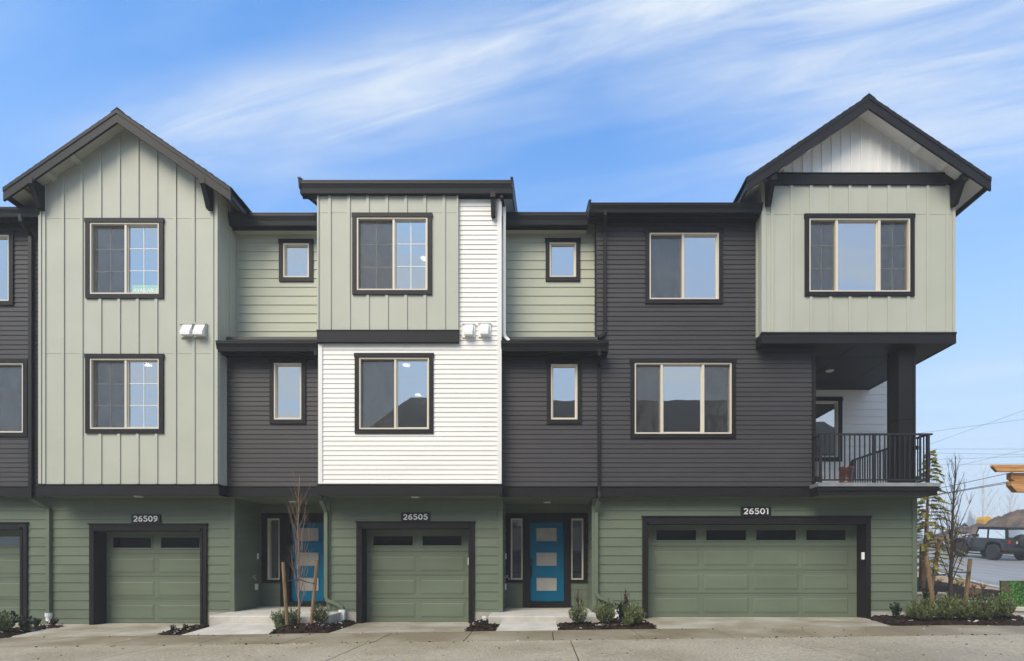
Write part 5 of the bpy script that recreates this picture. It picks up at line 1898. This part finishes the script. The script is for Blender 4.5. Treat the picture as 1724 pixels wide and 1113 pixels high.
def bare_tree(base, h, trunk_r, nb, seed, label, mt, spread=0.35, lo=0.2, group=None, blen=0.42, twigs=6, name='bare_tree', cat='tree', lean=(0, 0)):
    rng = random.Random(seed)
    t = thing(name, base, label, cat, group)
    b = Vector(base)
    tp = [b + Vector((lean[0] * k / 8 + rng.uniform(-1, 1) * 0.012 * h * 0.4, lean[1] * k / 8 + rng.uniform(-1, 1) * 0.012 * h * 0.4, h * k / 8)) for k in range(9)]
    tp[0] = b - Vector((0, 0, 0.1))
    MB().tube(tp, [trunk_r * (1 - 0.88 * k / 8) for k in range(9)], 8).build('trunk', M[mt], t, smooth=True)
    for i in range(nb):
        f = lo + (0.93 - lo) * (i + rng.random() * 0.8) / nb
        k = f * 8
        p = tp[int(k)].lerp(tp[min(8, int(k) + 1)], k - int(k))
        a = i * 2.4 + rng.uniform(-0.5, 0.5)
        L = h * blen * (1.05 - 0.75 * f) * rng.uniform(0.75, 1.15)
        d = Vector((math.cos(a) * spread, math.sin(a) * spread, 1.0 - spread * 0.5))
        pts = branch_pts(rng, p, d, L, 5, 0.10, 0.10)
        mb = MB()
        r0 = trunk_r * 0.27 * (1.1 - 0.7 * f)
        mb.tube(pts, [r0 * (1 - 0.8 * q / 5) for q in range(6)], 5, False)
        for _ in range(twigs):
            q = rng.randint(1, 4)
            aa = rng.uniform(0, 6.28)
            dd_ = (pts[q + 1] - pts[q]).normalized() + Vector((math.cos(aa), math.sin(aa), 0.3)) * 0.55
            tw = branch_pts(rng, pts[q], dd_, L * rng.uniform(0.18, 0.42), 3, 0.12, 0.10)
            mb.tube(tw, [r0 * 0.42, r0 * 0.32, r0 * 0.22, r0 * 0.12], 3, False)
        mb.build('branch', M[mt], t)
    return t


xs_, ds_ = X(502.7, 11.3), 11.3
bare_tree((xs_, ds_, zC(xs_, ds_) - 0.02), Zh(800, 11.3) - zC(xs_, ds_), 0.027, 26, 11, 'slender bare sapling tied between two stakes in front of the blue door', 'bark', spread=0.33, lo=0.10, blen=0.42, twigs=5)


def stake(b, top, label, group=None, w=0.036):
    b, top = Vector(b), Vector(top)
    t = top - b
    o = MB().tube([b - t * 0.06, b.lerp(top, 0.5), top], [w, w, w * 0.96], 7).build('tree_stake', M['stake'])
    tag(o, label, 'stake', group)
    return o


def tie(p, q_, label, group=None, r=0.011):
    p, q_ = Vector(p), Vector(q_)
    mid = p.lerp(q_, 0.5) + Vector((0, 0, -0.02))
    o = MB().tube([p, p.lerp(q_, 0.25) + Vector((0, 0, -0.015)), mid, p.lerp(q_, 0.75) + Vector((0, 0, -0.015)), q_], r, 5).build('tree_tie', M['strap'])
    tag(o, label, 'tie', group)


SGp = 'wooden stakes holding up young trees'
TGp = 'black rubber ties on young trees'
stake((X(483.5, 11.15), 11.15, 0.2), (X(476.5, 11.15), 11.15, Zh(946.5, 11.15)), 'left wooden stake of the sapling before the blue door', SGp)
stake((X(524, 11.35), 11.35, 0.2), (X(533.5, 11.35), 11.35, Zh(942, 11.35)), 'right wooden stake of the sapling before the blue door, leaning outward', SGp)
tie((X(479, 11.15), 11.13, Zh(977.5, 11.15)), (X(503, 11.3), 11.27, Zh(975.5, 11.3)), 'black tie from the left stake to the sapling', TGp)
tie((X(531, 11.35), 11.31, Zh(982, 11.35)), (X(503, 11.3), 11.27, Zh(974, 11.3)), 'black tie from the right stake to the sapling', TGp)
# dark bare tree on the right
x2, d2 = X(1597, 13.6), 13.6
bare_tree((x2, d2, terr(x2, d2)), Zh(768, 13.6) - terr(x2, d2), 0.055, 34, 23, 'dark bare young tree with upswept branches right of the house corner', 'barkdark', spread=0.30, lo=0.16, blen=0.40, twigs=6, lean=(0.18, 0))
stake((X(1574, 12.4), 12.4, terr(10, 12)), (X(1559.7, 12.4), 12.4, Zh(937, 12.4)), 'leaning wooden stake nearest the house corner, in the right shrub row', SGp, 0.05)
stake((X(1624, 14.2), 14.2, 0.3), (X(1633.4, 14.2), 14.2, Zh(941, 14.2)), 'wooden stake right of the dark bare tree', SGp, 0.05)
tie((X(1563, 12.4), 12.4, Zh(968, 12.4)), (X(1597.5, 13.6), 13.56, Zh(965.5, 13.6)), 'black tie from the leaning stake to the dark bare tree', TGp, 0.016)
tie((X(1631, 14.2), 14.15, Zh(963, 14.2)), (X(1599, 13.6), 13.56, Zh(961.5, 13.6)), 'black tie from the right stake to the dark bare tree', TGp, 0.018)


# yellow-green young conifer
def spray(mb, rng, p, d, L, droop, n, leafl, leafw):
    """a drooping conifer branch with needle sprays on both sides"""
    pts = [Vector(p)]
    d = Vector(d).normalized()
    for _ in range(6):
        d = (d + Vector((0, 0, -droop))).normalized()
        pts.append(pts[-1] + d * L / 6)
    mb.m = 0
    mb.tube(pts, [0.010, 0.009, 0.007, 0.006, 0.005, 0.004, 0.002], 3, False)
    mb.m = 1
    for i in range(n):
        t = 0.12 + 0.88 * rng.random()
        k = t * 6
        a = pts[min(5, int(k))].lerp(pts[min(6, int(k) + 1)], k - int(k))
        dr = (pts[min(6, int(k) + 1)] - pts[min(5, int(k))]).normalized()
        side = dr.cross(Vector((0, 0, 1))).normalized() * rng.choice((-1, 1))
        q = (dr * 0.6 + side * rng.uniform(0.35, 1) + Vector((0, 0, rng.uniform(-0.45, 0.15)))).normalized()
        ll = leafl * rng.uniform(0.5, 1.25) * (1.15 - 0.6 * t)
        s = q.cross(Vector((rng.uniform(-1, 1), rng.uniform(-1, 1), rng.uniform(-.6, .6)))).normalized() * leafw
        mb.add([a - s * 0.4, a + q * ll * 0.5 - s, a + q * ll, a + q * ll * 0.5 + s], [(0, 1, 2, 3)])


def conifer(base, h, r, nb, seed, label, mt, bark, group=None, droop=0.10, n=46, leafl=0.16, leafw=0.020, lo=0.12, name='conifer', lean=(0, 0)):
    rng = random.Random(seed)
    t = thing(name, base, label, 'tree', group)
    b = Vector(base)
    tp = [b + Vector((lean[0] * k / 6, lean[1] * k / 6, h * k / 6)) for k in range(7)]
    MB().tube(tp, [0.020 * h ** 0.8 * (1 - 0.9 * k / 6) + 0.004 for k in range(7)], 7).build('trunk', M[bark], t, smooth=True)
    mb = MB()
    for i in range(nb):
        f = lo + (1 - lo) * (i + rng.random()) / nb
        k = f * 6
        p = tp[min(5, int(k))].lerp(tp[min(6, int(k) + 1)], k - int(k))
        a = i * 2.4 + rng.uniform(-0.4, 0.4)
        L = r * (1.0 - f) ** 0.8 * rng.uniform(0.65, 1.2) + 0.05 * r
        spray(mb, rng, p, (math.cos(a), math.sin(a), 0.35), L, droop, n, leafl, leafw)
    mb.build('crown', [M[bark], M[mt]], t)
    return t


xe, de = X(1553, 17.5), 17.5
conifer((xe, de, terr(xe, de)), 4.6, 1.35, 90, 5, 'young yellow green conifer with drooping branches behind the house corner', 'cedarleaf', 'bark', lo=0.16, lean=(0.25, 0), n=105, leafl=0.15, leafw=0.014, droop=0.16)
stake((X(1566, 17.2), 17.2, terr(12.1, 17.2)), (X(1582, 17.2), 17.2, Zh(908, 17.2)), 'leaning wooden stake of the yellow green conifer', SGp, 0.06)
stake((X(1549, 18.6), 18.6, terr(12.7, 18.6)), (X(1551, 18.6), 18.6, Zh(915, 18.6)), 'upright stake behind the yellow green conifer at the house corner', SGp, 0.05)
tie((X(1579.5, 17.2), 17.15, Zh(922, 17.2)), (X(1556.5, 17.5), 17.42, Zh(918.5, 17.5)), 'black tie from the leaning stake to the yellow green conifer', TGp, 0.02)
xb_, db_ = X(1562, 24), 24
bare_tree((xb_, db_, terr(xb_, db_)), Zh(768, 24) - terr(xb_, db_), 0.06, 22, 41, 'pale thin bare tree behind the yellow green conifer and the balcony corner', 'bark', spread=0.34, lo=0.3, blen=0.34, twigs=5)

# ------------------------------------------------------------------ off-road car parked on the side street, heading uphill
jx0, jy0 = 25.42, 31.0
jz0 = 1.807
slope_j = math.atan2(2.01 - 1.807, 2.42)
JE = thing('parked_car', (jx0, jy0, terr(jx0, jy0) - 0.02), 'dark grey open topped off road car with big tyres parked on the side street', 'car', local=True, rot=(math.atan(0.095), 0, 0))
M['carpaint'] = mat('car_grey_paint', (0.030, 0.031, 0.034), 0.4, 0.03, 2)
M['softtop'] = mat('car_soft_top', (0.012, 0.012, 0.013), 0.75, 0.1, 8)
M['plastic'] = mat('car_black_plastic', (0.016, 0.016, 0.017), 0.55)
M['tyre'] = mat('tyre_rubber', (0.018, 0.018, 0.018), 0.8, 0.2, 20, bump=0.4, bump_scale=60)
M['rim'] = mat('dark_rim', (0.06, 0.06, 0.062), 0.4, metal=0.5)
M['taillight'] = mat('tail_light_red', (0.30, 0.012, 0.012), 0.25)
M['plateoff'] = mat('number_plate', (0.55, 0.55, 0.55), 0.5)
M['carglass'] = glass('car_glass', 0.10, (0.45, 0.48, 0.48))
M['carclear'] = glass('soft_window', 0.08, (0.42, 0.44, 0.46))
# local frame: x across (0 = left wheel face centre plane, to the right +), y forward, z up; rear axle at y=0
TW = 0.445
JW = 1.58                                         # track
for (wx, wy) in ((0, 0), (0, 2.42), (JW, 0), (JW, 2.42)):
    sgn = -1 if wx == 0 else 1
    ty = MB().lathe((wx, wy, TW), [(0.24, -0.15), (0.36, -0.155), (0.425, -0.13), (TW, -0.085), (TW, 0.085), (0.425, 0.13), (0.36, 0.155), (0.24, 0.15)], 30, 'X')
    for k in range(30):                            # tread lugs
        a = 2 * math.pi * k / 30
        for s in (-1, 1):
            a2 = a + (0.1 if s > 0 else 0)
            c, q = math.cos(a2), math.sin(a2)
            u1 = Vector((0, -q, c)) * 0.030
            ra = Vector((0, c, q))
            p0 = Vector((wx + s * 0.03, wy, TW)) + ra * (TW - 0.005)
            p1 = Vector((wx + s * 0.135, wy, TW)) + ra * (TW - 0.02)
            ty.add([p0 - u1, p0 + u1, p1 + u1, p1 - u1, p0 - u1 + ra * 0.016, p0 + u1 + ra * 0.016, p1 + u1 + ra * 0.014, p1 - u1 + ra * 0.014],
                   [(4, 5, 6, 7), (0, 1, 5, 4), (1, 2, 6, 5), (2, 3, 7, 6), (3, 0, 4, 7)])
    wh = ty.build('wheel', M['tyre'], JE)
    rm = MB().lathe((wx, wy, TW), [(0.05, sgn * 0.05), (0.09, sgn * 0.07), (0.17, sgn * 0.05), (0.205, sgn * 0.10), (0.235, sgn * 0.14), (0.245, sgn * 0.145), (0.245, 0)], 24, 'X')
    for k in range(8):
        a = 2 * math.pi * k / 8
        rm.box(wx + sgn * 0.06, wx + sgn * 0.10, wy + 0.14 * math.cos(a) - 0.02, wy + 0.14 * math.cos(a) + 0.02, TW + 0.14 * math.sin(a) - 0.02, TW + 0.14 * math.sin(a) + 0.02)
    rm.build('rim', M['rim'], wh, smooth=False)
bx0, bx1 = 0.06, JW - 0.06                         # body sides
# tub with wheel openings (side profile in y,z)
tub = [(-0.72, 0.62), (-0.62, 0.62), (-0.58, 0.80), (-0.44, 1.00), (-0.26, 1.05), (0.26, 1.05), (0.46, 0.98), (0.58, 0.70), (0.62, 0.60), (1.68, 0.60), (1.72, 0.75), (1.66, 1.20), (0.62, 1.22), (0.60, 1.22), (-0.74, 1.20)]
MB().prismX(tub, bx0, bx1).build('body', M['carpaint'], JE, bevel=0.025)
MB().prismX([(1.66, 0.78), (2.95, 0.84), (2.98, 1.10), (2.90, 1.16), (1.66, 1.235)], 0.22, JW - 0.22).build('hood', M['carpaint'], JE, bevel=0.04)
MB().prismX([(2.92, 0.72), (3.03, 0.72), (3.02, 1.10), (2.95, 1.13)], 0.26, JW - 0.26).build('grille', M['carpaint'], JE, bevel=0.015)
for hx in (0.40, JW - 0.40):
    MB().lathe((hx, 3.03, 0.95), [(0.10, -0.02), (0.10, 0.02), (0.07, 0.035)], 16, 'Y').build('headlight', M['carclear'], JE)
# fender flares
for x0_, x1_ in ((-0.10, 0.14), (JW - 0.14, JW + 0.10)):
    fl = MB()
    arch = [(-0.66, 0.62), (-0.60, 0.86), (-0.44, 1.05), (-0.27, 1.11), (0.27, 1.11), (0.47, 1.04), (0.62, 0.80), (0.68, 0.60)]
    inn = [(y * 0.93, z - 0.055) for y, z in arch]
    fl.prismX(arch + inn[::-1], x0_, x1_)
    fl.build('fender', M['carpaint'], JE)
    ff = MB()
    arch = [(1.70, 0.66), (1.80, 0.92), (1.96, 1.10), (2.14, 1.16), (2.70, 1.12), (2.94, 1.00), (3.02, 0.86)]
    inn = [(1.77, 0.62), (1.86, 0.88), (1.99, 1.05), (2.15, 1.10), (2.68, 1.06), (2.89, 0.95), (2.97, 0.84)]
    ff.prismX(arch + inn[::-1], x0_, x1_ + (0.10 if x0_ < 0 else 0))
    ff.build('fender', M['carpaint'], JE)
# door on the visible side, with handle and hinges
dr = MB().prismX([(0.66, 0.66), (1.58, 0.66), (1.62, 1.215), (0.64, 1.215)], bx0 - 0.012, bx0 + 0.03).build('door', M['carpaint'], JE, bevel=0.01)
MB().box(bx0 - 0.035, bx0 - 0.012, 0.72, 0.86, 1.09, 1.12).build('handle', M['plastic'], dr)
for zz in (0.80, 1.08):
    MB().box(bx0 - 0.03, bx0 - 0.01, 1.56, 1.70, zz - 0.03, zz + 0.03).build('hinge', M['carpaint'], dr)
# roll cage / hard frame and top
top = MB()
for x_ in (bx0 + 0.02, bx1 - 0.07):
    top.prismX([(1.52, 1.215), (1.60, 1.215), (1.36, 1.80), (1.28, 1.80)], x_, x_ + 0.05)
    top.box(x_, x_ + 0.05, 0.58, 0.68, 1.215, 1.78)
    top.prismX([(-0.74, 1.20), (-0.60, 1.20), (-0.55, 1.78), (-0.66, 1.78)], x_, x_ + 0.05)
    top.box(x_, x_ + 0.05, -0.66, 1.36, 1.70, 1.80)
top.box(bx0 + 0.02, bx1 - 0.02, 1.26, 1.38, 1.74, 1.80)
top.box(bx0 + 0.02, bx1 - 0.02, -0.68, -0.60, 1.72, 1.80)
top.box(bx0 + 0.02, bx1 - 0.02, -0.74, -0.66, 1.20, 1.30)
top.build('window_frames', M['softtop'], JE)
MB().prismX([(-0.72, 1.76), (1.40, 1.80), (1.38, 1.84), (0.4, 1.87), (-0.5, 1.86), (-0.72, 1.82)], bx0 - 0.01, bx1 + 0.01).build('soft_top', M['softtop'], JE, bevel=0.02)
MB().prismX([(0.70, 1.225), (1.50, 1.225), (1.30, 1.70), (0.70, 1.70)], bx0 + 0.035, bx0 + 0.04).build('side_window', M['carglass'], JE)
MB().prismX([(-0.55, 1.225), (0.56, 1.225), (0.56, 1.70), (-0.50, 1.70)], bx0 + 0.035, bx0 + 0.04).build('side_window', M['carclear'], JE)
MB().prismX([(0.70, 1.225), (1.50, 1.225), (1.30, 1.70), (0.70, 1.70)], bx1 - 0.04, bx1 - 0.035).build('side_window', M['carglass'], JE)
MB().prismX([(-0.55, 1.225), (0.56, 1.225), (0.56, 1.70), (-0.50, 1.70)], bx1 - 0.04, bx1 - 0.035).build('side_window', M['carclear'], JE)
MB().prismX([(-0.71, 1.30), (-0.705, 1.30), (-0.645, 1.72), (-0.65, 1.72)], bx0 + 0.10, bx1 - 0.10).build('rear_window', M['carclear'], JE)
MB().prismX([(1.58, 1.22), (1.585, 1.22), (1.355, 1.76), (1.35, 1.76)], bx0 + 0.07, bx1 - 0.07).build('windscreen', M['carglass'], JE)
MB().tube([(bx0 + 0.06, -0.5, 1.28), (bx0 + 0.06, 0.15, 1.66)], 0.03, 6).build('roll_bar', M['softtop'], JE)
for x_, s in ((bx0 - 0.06, -1), (bx1 + 0.06, 1)):
    MB().box(x_ - 0.09, x_ + 0.09, 1.50, 1.58, 1.24, 1.42).box(min(x_, x_ - s * .1), max(x_, x_ - s * .1), 1.52, 1.55, 1.24, 1.27).build('mirror', M['plastic'], JE, bevel=0.02)
MB().box(-0.02, JW + 0.02, -0.96, -0.76, 0.58, 0.74).box(0.3, 0.44, -1.0, -0.95, 0.60, 0.70).build('rear_bumper', M['plastic'], JE, bevel=0.02)
MB().box(-0.02, JW + 0.02, 3.06, 3.24, 0.62, 0.80).box(0.5, JW - 0.5, 3.10, 3.24, 0.80, 0.92).build('front_bumper', M['plastic'], JE, bevel=0.02)
for x_ in (bx0 + 0.03, bx1 - 0.17):
    MB().box(x_, x_ + 0.14, -0.80, -0.735, 0.95, 1.13).build('tail_light', M['taillight'], JE, bevel=0.01)
MB().box(bx0 - 0.0, bx1, -0.745, -0.73, 0.78, 1.18).build('tailgate', M['carpaint'], JE)
MB().box(0.55, 0.85, -0.775, -0.745, 0.94, 1.09).build('number_plate', M['plateoff'], JE)
MB().lathe((1.0, -0.93, 1.08), [(0.12, -0.14), (0.36, -0.14), (0.43, -0.09), (0.43, 0.09), (0.36, 0.14), (0.12, 0.14)], 26, 'Y').build('spare_wheel', M['tyre'], JE)
MB().box(0.1, JW - 0.1, -0.10, 0.10, 0.36, 0.54).box(0.1, JW - 0.1, 2.32, 2.52, 0.36, 0.54).box(0.35, JW - 0.35, -0.7, 3.0, 0.50, 0.64).build('chassis', M['plastic'], JE)
MB().box(0.0, 0.06, 0.72, 1.66, 0.50, 0.57).build('side_step', M['plastic'], JE)
MB().box(0.35, JW - 0.35, 0.9, 1.3, 0.7, 1.3).box(0.3, 0.75, 0.75, 0.9, 1.0, 1.55).box(JW - 0.75, JW - 0.3, 0.75, 0.9, 1.0, 1.55).build('seats', M['plastic'], JE)


# ------------------------------------------------------------------ dirt mounds, digger, brush pile
def mound(px, d, w, dep, h, seed, label):
    mb = MB()
    n = 34
    cx, cz = X(px, d), terr(X(px, d), d)
    v, f = [], []
    for j in range(n):
        for i in range(n):
            u, w_ = i / (n - 1) * 2 - 1, j / (n - 1) * 2 - 1
            rr = min(1, math.hypot(u, w_))
            x, y = cx + u * w / 2, d + w_ * dep / 2
            k = (1 - rr) ** 0.8
            z = terr(x, y) - 0.15 + h * k * (1 + 0.35 * noise.noise(Vector((x * .5, y * .5, seed)))) + 0.25 * noise.noise(Vector((x * 1.3, y * 1.3, seed))) * min(1, (1 - rr) * 5) + 0.10 * noise.noise(Vector((x * 4, y * 4, seed))) * min(1, (1 - rr) * 5)
            v.append((x, y, z))
    for j in range(n - 1):
        for i in range(n - 1):
            f.append((j * n + i, j * n + i + 1, (j + 1) * n + i + 1, (j + 1) * n + i))
    mb.add(v, f)
    o = mb.build('dirt_mound', M['soil'])
    return tag(o, label, 'dirt mound', 'mounds of excavated earth')


mound(1655, 47, 12, 8, 2.6, 1.0, 'brown earth mound with the yellow digger hood behind it, left of the car roof')
mound(1722, 46, 9, 8, 3.5, 5.0, 'taller brown earth mound behind the car at the right edge')
mound(1690, 50, 9, 7, 2.9, 9.0, 'brown earth mound in the gap between the two nearer mounds')
M['digger'] = mat('digger_yellow', (0.62, 0.33, 0.02), 0.45, 0.1, 3)
dgx, dgy = X(1664, 51), 51
dz_ = terr(dgx, dgy)
DG = thing('excavator', (dgx, dgy, dz_), 'yellow digger showing only its rounded hood above the earth mound', 'digger')
zt_ = Zh(868.5, 51)
MB().prismY([(dgx - 0.36, zt_ - 0.9), (dgx + 0.55, zt_ - 0.9), (dgx + 0.52, zt_ - 0.45), (dgx + 0.28, zt_ - 0.14), (dgx - 0.02, zt_), (dgx - 0.28, zt_ - 0.06), (dgx - 0.38, zt_ - 0.3)], dgy, dgy + 1.0).build('engine_hood', M['digger'], DG, bevel=0.06)
MB().box(dgx - 0.7, dgx + 0.9, dgy - 0.1, dgy + 2.2, zt_ - 1.9, zt_ - 0.91).build('chassis', M['plastic'], DG)
MB().box(dgx - 1.7, dgx + 1.8, dgy - 0.3, dgy + 0.3, dz_, zt_ - 1.92).box(dgx - 1.7, dgx + 1.8, dgy + 1.8, dgy + 2.4, dz_, zt_ - 1.92).build('track', M['plastic'], DG)
MB().tube([(dgx - 0.9, dgy + .8, zt_ - 1.4), (dgx - 1.6, dgy + .8, zt_ - 0.7), (dgx - 2.6, dgy + 0.8, zt_ - 1.6)], 0.14, 6).build('boom', M['plastic'], DG)
# brush pile left of the car
M['frost'] = mat('frosted_stick', (0.30, 0.31, 0.33), 0.8, 0.3, 2, col2=(0.55, 0.56, 0.58))
BP = thing('brush_pile', (X(1605, 40), 40, terr(28.4, 40)), 'tangled pile of dark and frosted branches behind the bare tree, left of the car', 'brush pile')
rng = random.Random(8)
for mt_, nn in (('barkdark', 150), ('frost', 60)):
    mb = MB()
    for _ in range(nn):
        px = rng.triangular(1583, 1640, 1620)
        d = rng.uniform(38, 41)
        k = 1 - abs(px - 1618) / 40
        x = X(px, d)
        z = terr(x, d) + rng.uniform(0, 1.0) ** 1.0 * 1.25 * max(0.1, k)
        a = rng.uniform(-0.5, 0.5)
        L = rng.uniform(0.4, 1.3)
        dv = Vector((math.cos(a) * rng.choice((-1, 1)), rng.uniform(-.5, .5), rng.uniform(-0.25, 0.45))).normalized()
        mb.tube([Vector((x, d, z)) - dv * L / 2, Vector((x, d, z)), Vector((x, d, z)) + dv * L / 2 + Vector((0, 0, rng.uniform(-.1, .1)))], [0.05, 0.04, 0.02], 4, False)
    tag(mb.build('sticks', M[mt_], BP), kind='stuff')

# ------------------------------------------------------------------ timber pergola at the right edge
PG = thing('timber_pergola', (X(1740, 13), 13, 0.3), 'new cedar pergola whose chamfered beam ends jut in at the right edge', 'pergola')
pdp = 13.0
f9 = lambda zx, zy: (X(1590 + zx / 9.28, pdp), Zh(760 + zy / 9.28, pdp))
xr9 = X(1724, pdp) + 2.6
MB().prismY([f9(762, 205), (xr9, f9(0, 205)[1]), (xr9, f9(0, 315)[1]), f9(832, 315), f9(760, 238)], pdp, pdp + 0.09).build('rafter', M['cedar'], PG, bevel=0.006)
xa9, za9 = f9(1105, 322)
xb9, zb9 = f9(1250, 452)
MB().prismY([(xa9, za9), (xr9, za9), (xr9, zb9), (xa9 + 0.10, zb9), (xa9, zb9 + 0.06)], pdp + 0.11, pdp + 0.25).build('beam', M['cedar'], PG, bevel=0.006)
xc9, zc9 = f9(1070, 462)
ze9 = f9(0, 628)[1]
MB().prismY([(xc9, zc9), (xr9, zc9), (xr9, ze9), (xc9 + 0.14, ze9), (xc9, zc9 - 0.09)], pdp + 0.05, pdp + 0.2).build('beam', M['cedar'], PG, bevel=0.006)
MB().box(X(1724, pdp) + 0.55, X(1724, pdp) + 0.72, pdp + 0.18, pdp + 0.36, 0.2, ze9).build('post', M['cedar'], PG)
MB().box(xr9 - 0.3, xr9 - 0.13, pdp + 0.18, pdp + 0.36, 0.2, ze9).build('post', M['cedar'], PG)

# ------------------------------------------------------------------ overhead wires
M['wire'] = mat('wire_black', (0.02, 0.02, 0.02), 0.6)


def wire(p, q_, d0, d1, r, label, sag=0.0, ext=1.6):
    a = Vector((X(p[0], d0), d0, Zh(p[1], d0)))
    b = Vector((X(q_[0], d1), d1, Zh(q_[1], d1)))
    v = b - a
    a2, b2 = a - v * 0.9, b + v * ext
    pts = [a2.lerp(b2, t) for t in lin(0, 1, 14)]
    o = MB().tube(pts, r, 4).build('power_line', M['wire'])
    return tag(o, label, 'wire', 'overhead wires')


wl_ = 'thin overhead wire crossing the pale sky right of the balcony'
wire((1565, 727), (1724, 706), 70, 70, 0.016, 'highest thin wire right of the balcony, rising gently')
wire((1568, 747), (1724, 691), 75, 60, 0.014, 'thin wire rising most steeply across the sky right of the balcony')
for y0, y1, lb in ((756, 756, 'topmost of the four near level wires above the pergola beam'), (762.5, 765.4, 'second of the four near level wires, tilting slightly down to the right'),
                   (774, 768.7, 'third of the four near level wires, tilting slightly up to the right'), (782, 781, 'lowest near level wire, running just behind the pergola rafter end')):
    wire((1565, y0), (1724, y1), 80, 80, 0.018, lb)
wire((1582, 791.6), (1724, 757.7), 75, 65, 0.014, 'thin slanting wire that crosses the level wires over the pergola')
wire((1582, 822), (1706, 795), 40, 36, 0.020, 'dark wire running up to the pergola rafter end')
wire((1584.7, 831), (1709, 809), 40, 36, 0.022, 'upper of the two thick dark wires meeting the lower pergola beam')
wire((1584.7, 832), (1709, 811.5), 40, 36, 0.022, 'lower of the two thick dark wires meeting the lower pergola beam')

# ------------------------------------------------------------------ far trees in the mist
rng = random.Random(77)
CG = 'misty conifers on the far slope'


def far_conifer_mesh(seed, n):
    rg = random.Random(seed)
    mb = MB()
    for i in range(n):
        f = 0.08 + 0.92 * (i + rg.random()) / n
        a = i * 2.4 + rg.uniform(-.5, .5)
        L = 0.17 * (1.02 - f) ** 0.75 * rg.uniform(0.55, 1.25) + 0.008
        p = Vector((0, 0, f))
        d = Vector((math.cos(a), math.sin(a), 0.05))
        s = Vector((-math.sin(a), math.cos(a), 0)) * L * 0.26
        q = p + d * L * 0.55 + Vector((0, 0, -L * 0.10))
        e = p + d * L + Vector((0, 0, -L * 0.38))
        mb.add([p, q + s, e, q - s, q + Vector((0, 0, -L * 0.22))], [(0, 1, 2, 3), (1, 4, 2), (3, 2, 4)])
    return mb.mesh('crown', M['firleaf'])


FCM = [far_conifer_mesh(s, 420) for s in (1, 2, 3)]
FTM = MB().tube([(0, 0, -0.03), (0, 0, 0.5), (0, 0, 1)], [0.018, 0.010, 0.001], 6).mesh('trunk', M['barkdark'])
for i in range(60):
    d = rng.uniform(270, 560)
    px = rng.uniform(1520, 1760)
    x = X(px, d)
    z = terr(x, d)
    h = rng.uniform(20, 28)
    t = thing('conifer', (x, d, z), 'tall conifer fading into the mist on the far slope right of the house', 'tree', CG)
    o = link_mesh('crown', FCM[i % 3], t, (x, d, z), (h * 1.0, h * 1.0, h), rng.uniform(0, 6))
    link_mesh('trunk', FTM, t, (x, d, z), (h, h, h))
for px, d, h, s, lab in ((1702, 74, 9.0, 61, 'pale frosted bare tree in the mist below the pergola beam'), (1656, 88, 13.5, 62, 'faint frosted bare tree in the mist above the digger')):
    x = X(px, d)
    bare_tree((x, d, terr(x, d)), h, 0.14, 30, s, lab, 'barkpale', spread=0.6, lo=0.22, blen=0.42, twigs=14)

# ------------------------------------------------------------------ houses across the road, seen only as reflections in the panes
OP = thing('opposite_house', (2.0, -10, 0), 'townhouse across the road, mirrored in the lower panes', 'townhouse')
M['opshingle'] = mat('brown_shingle', (0.028, 0.020, 0.013), 0.95, 0.3, 9, stretch=(1, 6, 6))
M['opwall'] = mat('tan_siding', (0.10, 0.07, 0.045), 0.8, 0.1, 2)
ox0, ox1, oy0, oy1, oz = -10.4, 24.0, -8.6, -18.0, 9.4
MB().box(ox0 + 0.5, ox1 - 0.5, oy1, oy0, -0.1, oz).build('wall', M['opwall'], OP)
MB().add([(ox0, oy0 + 0.5, oz - 0.15), (ox1, oy0 + 0.5, oz - 0.15), (ox1, oy1 - 0.5, oz - 0.15), (ox0, oy1 - 0.5, oz - 0.15), (ox0 + 1.6, (oy0 + oy1) / 2, oz + 3.5), (ox1 - 1.6, (oy0 + oy1) / 2, oz + 3.5),
          (ox0, oy0 + 0.5, oz - 0.35), (ox1, oy0 + 0.5, oz - 0.35), (ox1, oy1 - 0.5, oz - 0.35), (ox0, oy1 - 0.5, oz - 0.35)],
         [(0, 1, 5, 4), (2, 3, 4, 5), (1, 2, 5), (3, 0, 4), (6, 7, 1, 0), (7, 8, 2, 1), (8, 9, 3, 2), (9, 6, 0, 3), (9, 8, 7, 6)]).build('roof', M['opshingle'], OP)
for k in range(9):
    x = ox0 + 2.2 + k * 3.4
    for z in (1.0, 4.0, 6.6):
        f = MB().box(x - 0.7, x + 0.7, oy0, oy0 + 0.04, z, z + 1.5).build('window', M['trim'], OP)
        MB().box(x - 0.6, x + 0.6, oy0 + 0.041, oy0 + 0.05, z + 0.1, z + 1.4).build('pane', M['glassdark'], f)

O2 = thing('opposite_house', (-18, -10, 0), 'lower townhouse across the road, mirrored in the left garage panes', 'townhouse')
MB().box(-32, -11.6, -17, -9.0, -0.1, 5.6).build('wall', M['opwall'], O2)
MB().prismX([(-8.5, 5.5), (-13, 7.7), (-17.5, 5.5)], -32.4, -11.2).build('roof', M['opshingle'], O2)
# ------------------------------------------------------------------ mist
HAZE = 0.0020
if HAZE:
    hm = bpy.data.materials.new('haze_air')
    hm.use_nodes = True
    nt = hm.node_tree
    for n in list(nt.nodes):
        nt.nodes.remove(n)
    ho = nt.nodes.new('ShaderNodeOutputMaterial')
    pv_ = nt.nodes.new('ShaderNodeVolumePrincipled')
    pv_.inputs['Density'].default_value = HAZE
    pv_.inputs['Color'].default_value = (0.86, 0.92, 0.98, 1)
    pv_.inputs['Anisotropy'].default_value = 0.0
    nt.links.new(pv_.outputs[0], ho.inputs['Volume'])
    hb = MB().box(-75, 860, -45, 860, -2.2, 36).build('haze', hm)
    tag(hb, kind='stuff')
